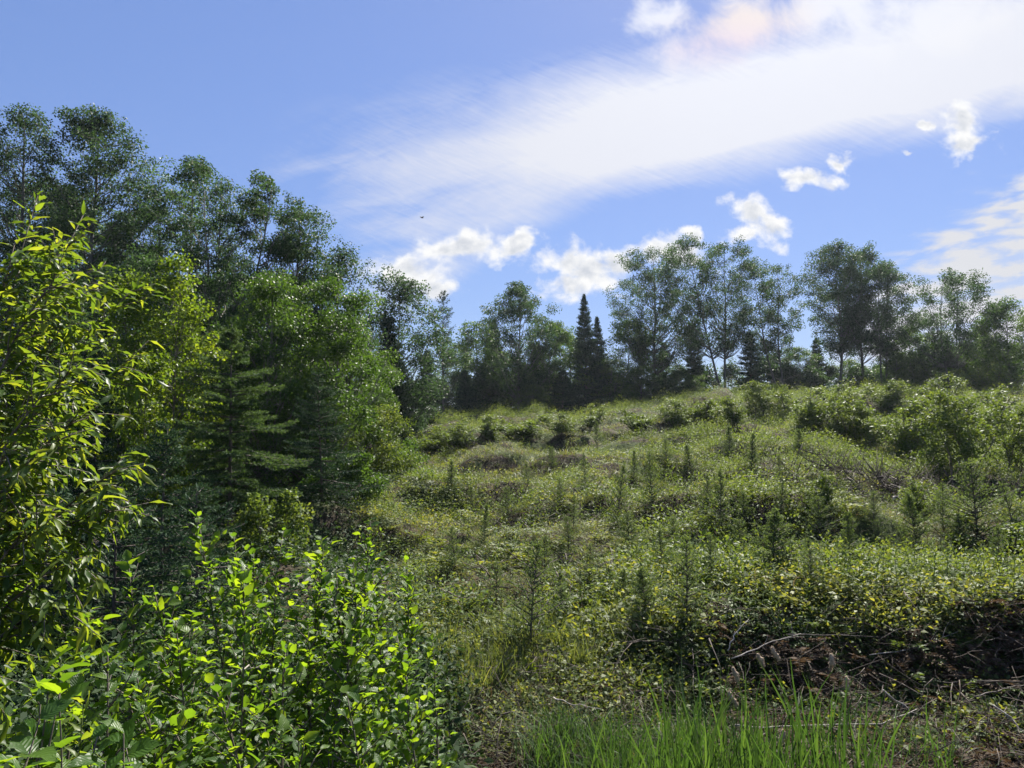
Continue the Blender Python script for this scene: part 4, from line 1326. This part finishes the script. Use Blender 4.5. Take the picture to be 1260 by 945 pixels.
def build_alders():
    for i, (px, py, Y, ns, spr_, lab) in enumerate(ALD):
        r = np.random.default_rng(1000 + i)
        g = spot(px, Y)
        tip = at(px, py, Y)
        t = thing('alder_bush', lab, 'bush', g, GA)
        PP = []
        for s in range(ns):
            az = r.uniform(0, 6.3)
            b = g + np.array([math.cos(az), math.sin(az), 0]) * .10 * (s > 0) - np.array([0, 0, .08])
            e = tip + (np.array([math.cos(az), math.sin(az) * .7, 0]) * spr_ * r.uniform(.7, 1.3) + np.array([0, 0, -r.uniform(.05, .45)])) * (s > 0)
            u_ = np.linspace(0, 1, 9)[:, None]
            Q = b + (e - b) * u_ + np.array([r.normal(), r.normal(), 0]) * .10 * np.sin(u_ * math.pi) + r.normal(size=(9, 3)) * .010
            mb = MB()
            tube(mb, Q - g, np.linspace(.011, .0025, 9), 5)
            Hs = e[2] - b[2]
            PP.append(stem_leaves(Q[5:], .024, r))
            nb = int(Hs * 17)
            for k in range(nb):
                f = .16 + .78 * (k + r.uniform(0, 1)) / nb
                q = np.array([np.interp(f, u_[:, 0], Q[:, c]) for c in range(3)])
                a2 = k * 2.4 + r.uniform(-.5, .5)
                L = spr_ * (2.0 - 1.55 * f) * r.uniform(.7, 1.15)
                S = curve(q, np.array([math.cos(a2), math.sin(a2), 1.05]), L, 5, .2, .10, r)
                tube(mb, S - g, np.linspace(.005, .0015, 5), 4)
                PP.append(stem_leaves(S, .029, r))
            link('stem', mb.mesh('stem', M['twig'], True), t)
        P, D, N = (np.concatenate(z) for z in zip(*PP))
        sz = .069 * r.uniform(.42, 1.25, len(P))
        leafy(t, P, D, N, sz, alder_leaf, M['alder'], 150, g)
build_alders()

def build_willow():
    BR = [[  # (start px, py, Y) -> (tip px, py, Y)
        ((-60, 700, 3.2), (42, 238, 3.3)), ((-50, 650, 3.2), (100, 262, 3.4)), ((-60, 600, 3.3), (128, 322, 3.5)), ((-60, 600, 3.3), (165, 352, 3.7)),
        ((-70, 560, 3.0), (70, 335, 3.1)), ((-70, 600, 3.0), (110, 440, 3.1)), ((-50, 560, 3.1), (20, 300, 3.2)), ((-40, 500, 3.3), (85, 300, 3.6)), ((-60, 640, 3.5), (180, 420, 3.9))],
        [((-60, 760, 3.0), (152, 575, 3.2)), ((-60, 720, 3.0), (145, 628, 3.1)), ((-70, 700, 2.9), (90, 530, 3.0)), ((-70, 740, 2.9), (60, 470, 2.9)),
         ((-70, 760, 3.1), (40, 560, 2.8)), ((-70, 800, 2.9), (110, 690, 2.9)), ((-70, 800, 2.9), (60, 640, 2.8)), ((-70, 840, 2.9), (85, 745, 2.8)), ((-70, 680, 3.1), (120, 500, 3.3))]]
    LB = ['tall willow bush with narrow shining leaves at the edge of the view', 'drooping lower willow bush with long narrow leaves reaching over the dark hollow']
    for i, br in enumerate(BR):
        r = np.random.default_rng(1100 + i)
        g = np.array([-2.75, 2.9 - .25 * i, 0])
        g[2] = float(height(g[0], g[1]))
        t = thing('willow_bush', LB[i], 'bush', g, 'willow bushes')
        PP = []
        for a, b in br:
            A, B = at(*a), at(*b)
            A0 = g + r.normal(size=3) * [.08, .08, 0] - np.array([0, 0, .06])
            u_ = np.linspace(0, 1, 12)[:, None]
            arch = .10 if i == 0 else .28
            C = (1 - u_) ** 2 * A0 + 2 * u_ * (1 - u_) * (A + np.array([0, 0, arch])) + u_ ** 2 * B + r.normal(size=(12, 3)) * .008
            mb = MB()
            tube(mb, C - g, np.linspace(.012, .002, 12), 5)
            PP.append(stem_leaves(C[6:], .030, r, .15))
            for k in range(34):
                f = .30 + .66 * (k + r.uniform(0, 1)) / 34
                q = np.array([np.interp(f, u_[:, 0], C[:, c]) for c in range(3)])
                ax = norm(C[-1] - C[6])
                d = ax * .8 + rnd_dir(1, r)[0] * .9 + np.array([.25, 0, .05 if i == 0 else -.2])
                S = curve(q, d, r.uniform(.16, .34) * (1.25 - .6 * f), 5, -.15 if i == 0 else -.4, .10, r)
                tube(mb, S - g, np.linspace(.004, .0013, 5), 3)
                PP.append(stem_leaves(S, .024, r, .45))
            link('branch', mb.mesh('branch', M['twig'], True), t)
        P, D, N = (np.concatenate(z) for z in zip(*PP))
        sz = .094 * r.uniform(.45, 1.2, len(P))
        leafy(t, P, D, N, sz, willow_leaf, M['willow'], 240, g)
build_willow()

def build_bramble():
    spots = [(55, 835, 2.2, 'bramble with large ribbed leaves in the corner below the willow'), (125, 905, 2.05, 'bramble shoot with one broad pale leaf at the bottom of the view'), (10, 880, 1.95, 'bramble cut by the corner of the view')]
    for i, (px, py, Y, lab) in enumerate(spots):
        r = np.random.default_rng(1200 + i)
        g = spot(px, Y)
        t = thing('bramble', lab, 'plant', g, 'brambles in the corner')
        PP = []
        for s in range(4):
            e = at(px + r.uniform(-45, 45), py + r.uniform(-10, 50), Y + r.uniform(-.15, .15))
            u_ = np.linspace(0, 1, 8)[:, None]
            Q = g + (e - g) * u_ + r.normal(size=3) * .05 * np.sin(u_ * 3.14)
            mb = MB()
            tube(mb, Q - g, np.linspace(.006, .002, 8), 5)
            link('cane', mb.mesh('cane', M['twig'], True), t)
            PP.append(stem_leaves(Q[2:], .045, r, .1))
        P, D, N = (np.concatenate(z) for z in zip(*PP))
        leafy(t, P, D, N, .085 * r.uniform(.7, 1.25, len(P)), bramble_leaf, M['alder'], 60, g)
    # upright goldenrod-like stalks
    for i, (px, py, Y, lab) in enumerate([(103, 862, 2.5, 'upright weed stalk with narrow drooping leaves beside the bramble'), (75, 812, 2.7, 'taller narrow-leaved weed stalk behind the bramble')]):
        r = np.random.default_rng(1250 + i)
        g, e = spot(px, Y), at(px, py, Y)
        t = thing('weed_stalk', lab, 'plant', g, 'weed stalks in the corner')
        Q = g + (e - g) * np.linspace(0, 1, 8)[:, None]
        mb = MB()
        tube(mb, Q - g, np.linspace(.005, .002, 8), 5)
        link('stem', mb.mesh('stem', M['grass'], True), t)
        P, D, N = stem_leaves(Q[2:], .016, r, .1)
        leafy(t, P, D, N, .085 * r.uniform(.8, 1.1, len(P)), willow_leaf, M['willow'], 60, g)
build_bramble()

# ------------------------------------------------------------------ cattails
def blade_mesh(seed, L=1.0, Wd=.016, bend=.25, tint=.5):
    r = np.random.default_rng(seed)
    n = 7
    t = np.linspace(0, 1, n)
    C = np.stack([bend * t ** 2.4, .03 * np.sin(t * 4 + seed), L * (t - .25 * bend * t ** 3)], 1)
    w = Wd * np.array([.8, 1, 1, .95, .8, .5, .03]) / 2
    tw = np.linspace(0, 1.2 * r.normal(), n)
    sd = np.stack([np.sin(tw), np.cos(tw), 0 * tw], 1) * w[:, None]
    mid = C + np.stack([np.cos(tw), -np.sin(tw), 0 * tw], 1) * (w * .35)[:, None]
    V = np.concatenate([C - sd, mid, C + sd])
    F = [(i, i + 1, n + i + 1, n + i) for i in range(n - 1)] + [(n + i, n + i + 1, 2 * n + i + 1, 2 * n + i) for i in range(n - 1)]
    mb = MB()
    mb.add(V, np.array(F), tint)
    return mb.mesh('blade', M['cattail'], True)
BLADES = [blade_mesh(i, 1.0, .016, .06 + .07 * (i % 6), .1 + .08 * i) for i in range(10)]

def seed_head_mesh(seed):
    r = np.random.default_rng(seed)
    mb = MB()
    n, k = 12, 9
    t = np.linspace(0, 1, n)
    rr = .020 * np.sin(np.pi * (.06 + .88 * t)) ** .45 * (1 + .18 * r.normal(size=n))
    P = np.stack([.01 * np.sin(t * 5 + seed), 0 * t, t * .145], 1)
    tube(mb, P, rr, k)
    V = mb.V[0] + r.normal(size=mb.V[0].shape).astype(np.float32) * .0028
    mb.V[0] = V
    m = 260
    ii = r.integers(0, len(V), m)
    d = norm(V[ii] - np.stack([0 * V[ii, 0], 0 * V[ii, 1], V[ii, 2]], 1)) + rnd_dir(m, r) * .6
    leaves(mb, V[ii], d, rnd_dir(m, r), .012, .004, .5, 0, .5)
    return mb.mesh('seed_head', M['fluff'])

CAT = [  # px base-ish, py of base, n blades, height m, label
    (720, 965, 9, .62, 'short cattail tuft at the end of the stand beside the dark ditch'),
    (745, 950, 12, .72, 'cattail tuft second from the ditch end of the stand'),
    (775, 960, 14, .78, 'leafy cattail in the shorter half of the stand'),
    (800, 945, 12, .80, 'slim cattail tuft behind the leafy shorter one'),
    (828, 965, 15, .90, 'dense bright cattail tuft in the middle of the stand'),
    (850, 945, 13, .98, 'cattail with the single highest upright blade'),
    (868, 965, 15, .90, 'bright cattail tuft just right of the highest blade'),
    (893, 950, 13, .88, 'cattail tuft below the first two fluffy heads'),
    (918, 965, 15, .86, 'dense cattail tuft under the middle fluffy heads'),
    (945, 950, 13, .86, 'cattail tuft with blades leaning over the dead grass'),
    (968, 965, 14, .84, 'cattail tuft around the lowest fluffy head'),
    (995, 950, 12, .98, 'cattail with two tall blades before the shaded bank'),
    (1012, 935, 8, .92, 'thin cattail tuft below the pair of brown fluffy heads'),
    (1055, 930, 6, .78, 'sparse cattail tuft beyond the pair of fluffy heads'),
    (1085, 945, 5, .70, 'last small cattail tuft beside the reddish dead fern'),
    (1150, 935, 4, .68, 'lone few-bladed cattail in the dead fern'),
]
HEADS = [(933, 811, 6.9, 'fluffy cattail head left of the tallest two'), (950, 803, 7.0, 'pale fluffy cattail head leaning beside its twin'), (1023, 812, 6.8, 'upper brown head of the pair against the dark bank'), (1039, 840, 6.7, 'lower brown head of the pair against the dark bank'),
         (903, 828, 6.8, 'drooping fluffy head over the yellow leaves'), (897, 857, 6.5, 'grey fluffy head low among the blades'), (965, 905, 6.0, 'lowest fluffy head deep in the green blades')]
def build_cattails():
    for i, (px, pb, n, h, lab) in enumerate(CAT):
        r = np.random.default_rng(1300 + i)
        Y = 5.5 + .9 * r.uniform() + (.6 if pb < 940 else 0)
        g = spot(px, Y)
        t = thing('cattail_plant', lab, 'cattail', g, 'cattails in the ditch')
        for k in range(int(n * 3.4)):
            o = bpy.data.objects.new('blade', BLADES[r.integers(0, 10)])
            COL.objects.link(o)
            o.parent = t
            o.location = (r.normal() * .15, r.normal() * .15, -.03)
            s = h * r.uniform(.55, 1.12) * 1.30
            o.rotation_euler = (r.normal() * .10, r.normal() * .10, r.uniform(0, 6.3))
            o.scale = (s, s, s)
    hm = [seed_head_mesh(i) for i in range(4)]
    for i, (px, py, Y, lab) in enumerate(HEADS):
        r = np.random.default_rng(1400 + i)
        top = at(px, py - 12, Y)
        g = spot(px + r.uniform(-14, 14), Y)
        t = thing('cattail_stalk', lab, 'cattail', g, 'old cattail stalks with seed heads')
        u_ = np.linspace(0, 1, 7)[:, None]
        Q = (top - g) * u_ + np.array([r.normal() * .05, 0, 0]) * np.sin(u_ * 3.14) - np.array([0, 0, .03])
        mb = MB()
        tube(mb, Q, np.linspace(.006, .0035, 7), 5)
        link('stem', mb.mesh('stem', M['dry'], True), t)
        o = link('seed_head', hm[i % 4], t)
        d = Vector(Q[-1] - Q[-2]).normalized() + Vector((r.normal() * .22, r.normal() * .1, 0))
        o.rotation_euler = d.to_track_quat('Z', 'X').to_euler()
        o.location = Vector(Q[-1]) - d.normalized() * .15
build_cattails()

# ------------------------------------------------------------------ fallen branches, fern, bird
STICKS = [  # two or more pixel points with a distance each, base radius, material, label
    ([(905, 720 + 175, 7.2), (960, 893, 7.3), (1085, 890, 7.5), (1130, 872, 7.7)], .011, 'pale', 'longest pale dead branch lying at the foot of the shaded bank'),
    ([(1070, 806, 8.8), (1120, 800, 8.9), (1190, 772, 9.2)], .007, 'pale', 'thin curved branch on the shaded bank'),
    ([(900, 812, 8.2), (945, 790, 8.4), (985, 780, 8.6)], .008, 'pale', 'slanting branch pointing up past the fluffy cattail heads'),
    ([(895, 800, 8.6), (905, 780, 8.7), (920, 762, 8.8)], .010, 'pale', 'pale forked stick at the leafy end of the bank'),
    ([(968, 780, 8.9), (1020, 782, 9.0), (1090, 784, 9.0)], .008, 'twig', 'straight brown branch lying along the top of the bank'),
    ([(1200, 858, 7.8), (1230, 848, 7.9), (1262, 842, 8.0)], .010, 'twig', 'branch on the bank running out of the view'),
    ([(1085, 848, 7.6), (1110, 868, 7.5), (1130, 880, 7.4)], .009, 'pale', 'short snapped stick at the foot of the bank'),
    ([(1095, 618, 21.5), (1105, 610, 21.6), (1108, 606, 21.7)], .05, 'pale', 'short grey log in the brush heap under the thicket'),
    ([(735, 772, 11.0), (765, 771, 11.1), (805, 768, 11.2)], .012, 'pale', 'pale branch lying across the grass near the short saplings'),
    ([(750, 735, 12.5), (768, 750, 12.2), (790, 764, 12.0)], .012, 'twig', 'bent grey branch above the lying pale one'),
    ([(853, 702, 14.2), (865, 718, 13.8), (880, 732, 13.5)], .014, 'pale', 'leaning pale stick behind the tall thin sapling'),
    ([(680, 664, 19.0), (690, 676, 18.5), (696, 682, 18.2)], .018, 'pale', 'short pale stick in the twiggy hollow'),
    ([(603, 832, 8.4), (612, 818, 8.5), (632, 805, 8.7)], .006, 'pale', 'thin bleached stick leaning beside the yellow fern'),
    ([(680, 858, 7.6), (700, 866, 7.4), (740, 872, 7.2)], .010, 'pale', 'pale stick lying over the dry litter by the ditch'),
    ([(278, 832, 3.9), (300, 825, 3.95), (318, 818, 4.0)], .012, 'pale', 'pale broken branch inside the alder thicket'),
    ([(60, 640, 7.5), (110, 655, 7.2), (138, 670, 7.0)], .008, 'twig', 'bare dead branch hanging in the dark hollow'),
    ([(82, 678, 7.2), (110, 674, 7.1), (140, 669, 7.0)], .007, 'pale', 'lower dead branch crossing the dark hollow'),
    ([(1222, 868, 7.0), (1245, 885, 6.9), (1262, 905, 6.8)], .010, 'pale', 'stick leaning at the edge of the view over the dead fern'),
]
def build_sticks():
    for i, (pts, r0, mat, lab) in enumerate(STICKS):
        r = np.random.default_rng(1500 + i)
        K = np.array([at(*p) for p in pts])
        K[:, 2] = np.maximum(K[:, 2], height(K[:, 0], K[:, 1]) + .02)
        t = np.linspace(0, 1, 10)
        kt = np.linspace(0, 1, len(K))
        Q = np.stack([np.interp(t, kt, K[:, c]) for c in range(3)], 1) + r.normal(size=(10, 3)) * r0 * .8
        g = Q[0]
        o = thing('dead_branch', lab, 'branch', g, 'fallen dead branches')
        mb, tw = MB(), MB()
        tube(mb, Q - g, r0 * .85 * np.linspace(1, .35, 10), 6)
        link('limb', mb.mesh('limb', M[mat], True), o)
        for k in range(3):
            q = Q[r.integers(2, 9)] - g
            S = curve(q, norm(Q[-1] - Q[0]) + rnd_dir(1, r)[0] * .8 + np.array([0, 0, .3]), np.linalg.norm(Q[-1] - Q[0]) * r.uniform(.12, .35), 5, 0, .12, r)
            tube(tw, S, r0 * np.linspace(.4, .12, 5), 4)
        link('twigs', tw.mesh('twigs', M[mat], True), o, kind='stuff')
build_sticks()

def fern(px, py, Y, lab, n=3, L=.32, mat='bright'):
    r = np.random.default_rng(int(px))
    g = spot(px, Y)
    tip = at(px, py, Y)
    t = thing('fern', lab, 'fern', g, 'single ferns and sprouts')
    for k in range(n):
        az = r.uniform(-.5, .9) if n < 3 else k * 2.1
        mb = MB()
        h = tip[2] - g[2]
        u_ = np.linspace(0, 1, 8)[:, None]
        e = np.array([math.cos(az) * L * .5, -.1 + math.sin(az) * L * .5, h * r.uniform(.8, 1)])
        Q = e * u_ + np.array([0, 0, h * .25]) * np.sin(u_ * 2.6) * .5
        tube(mb, Q, np.linspace(.004, .001, 8), 3, .6)
        m = 18
        tq = np.linspace(.35, .99, m)
        X = np.stack([np.interp(tq, u_[:, 0], Q[:, c]) for c in range(3)], 1)
        ax = norm(Q[-1] - Q[3])
        sd = norm(np.cross(ax, [0, -.8, .6]))
        for sg in (-1, 1):
            s = L * .45 * np.sin(np.pi * np.clip(.15 + .85 * (tq - .3) / .7, 0, 1)) + .01
            leaves(mb, X, np.tile(sd * sg + ax * .5, (m, 1)) + r.normal(size=(m, 3)) * .08, np.tile([0, -.8, .6], (m, 1)), s, s * .26, .85)
        link('frond', mb.mesh('frond', M[mat]), t)
fern(643, 816, 8.6, 'bright yellow-green fern standing alone by the brown ditch', 2, .34)
fern(965, 700, 12.0, 'pale pinnate sprout above the leafy bank', 3, .3)
fern(1008, 708, 11.8, 'second pale pinnate sprout beside the dark cone-shaped sapling', 3, .28)
fern(1110, 632, 18.5, 'small bright sprout at the foot of the brush heap', 3, .45)

def bird():
    p = at(519, 268, 38)
    t = thing('bird', 'tiny dark bird flying in the open sky below the long white cloud', 'bird', p)
    b, w = MB(), MB()
    n = 9
    x = np.linspace(-.10, .10, n)
    rr = np.array([.008, .012, .022, .030, .032, .028, .022, .018, .004])
    tube(b, np.stack([x, 0 * x, .01 * np.cos(x * 12)], 1), rr, 8)
    b.add([(-.09, -.006, .012), (-.17, -.035, .008), (-.17, .035, .008), (-.09, .006, .012)], np.array([[0, 1, 2, 3]]), .3)
    b.add([(.095, -.005, 0), (.095, .005, 0), (.125, 0, -.004)], np.array([[0, 1, 2]]), .3)
    link('body', b.mesh('body', M['feather'], True), t)
    for s in (-1, 1):
        w = MB()
        V = [(.05, s * .02, .015), (.055, s * .10, .06), (.01, s * .20, .075), (-.05, s * .19, .07), (-.045, s * .09, .05), (-.05, s * .02, .012)]
        w.add(V + [(a, b_, c - .006) for a, b_, c in V], [np.array([[0, 1, 4, 5], [1, 2, 3, 4], [6, 11, 10, 7], [7, 10, 9, 8]]), np.array([[i, (i + 1) % 6, 6 + (i + 1) % 6, 6 + i] for i in range(6)])], .3)
        link('wing', w.mesh('wing', M['feather']), t)
    t.rotation_euler = (rad(15), 0, rad(40))
bird()

# ------------------------------------------------------------------ air
HAZE = 0.00017
if HAZE:
    m = bpy.data.materials.new('haze')
    m.use_nodes = True
    g = Nodes(m.node_tree)
    out, pv = g.n('ShaderNodeOutputMaterial'), g.n('ShaderNodeVolumePrincipled')
    pv.inputs['Color'].default_value = (.80, .88, 1.0, 1)
    pv.inputs['Density'].default_value = HAZE
    pv.inputs['Anisotropy'].default_value = .35
    g.t.links.new(pv.outputs[0], out.inputs['Volume'])
    x0, x1, y0, y1, z0, z1 = -2600, 2600, -1600, 2600, -4.0, 24.0
    mb = MB()
    mb.add([(x, y, z) for z in (z0, z1) for x, y in ((x0, y0), (x1, y0), (x1, y1), (x0, y1))],
           np.array([[3, 2, 1, 0], [4, 5, 6, 7], [0, 1, 5, 4], [1, 2, 6, 5], [2, 3, 7, 6], [3, 0, 4, 7]]), .5)
    link('haze', mb.mesh('haze', m), kind='stuff', label='thin bluish summer haze over the whole clearing')
tot = sum(len(m.loops) - 2 * len(m.polygons) for m in bpy.data.meshes)
print('TRIS', tot, 'OBJECTS', len(bpy.data.objects))
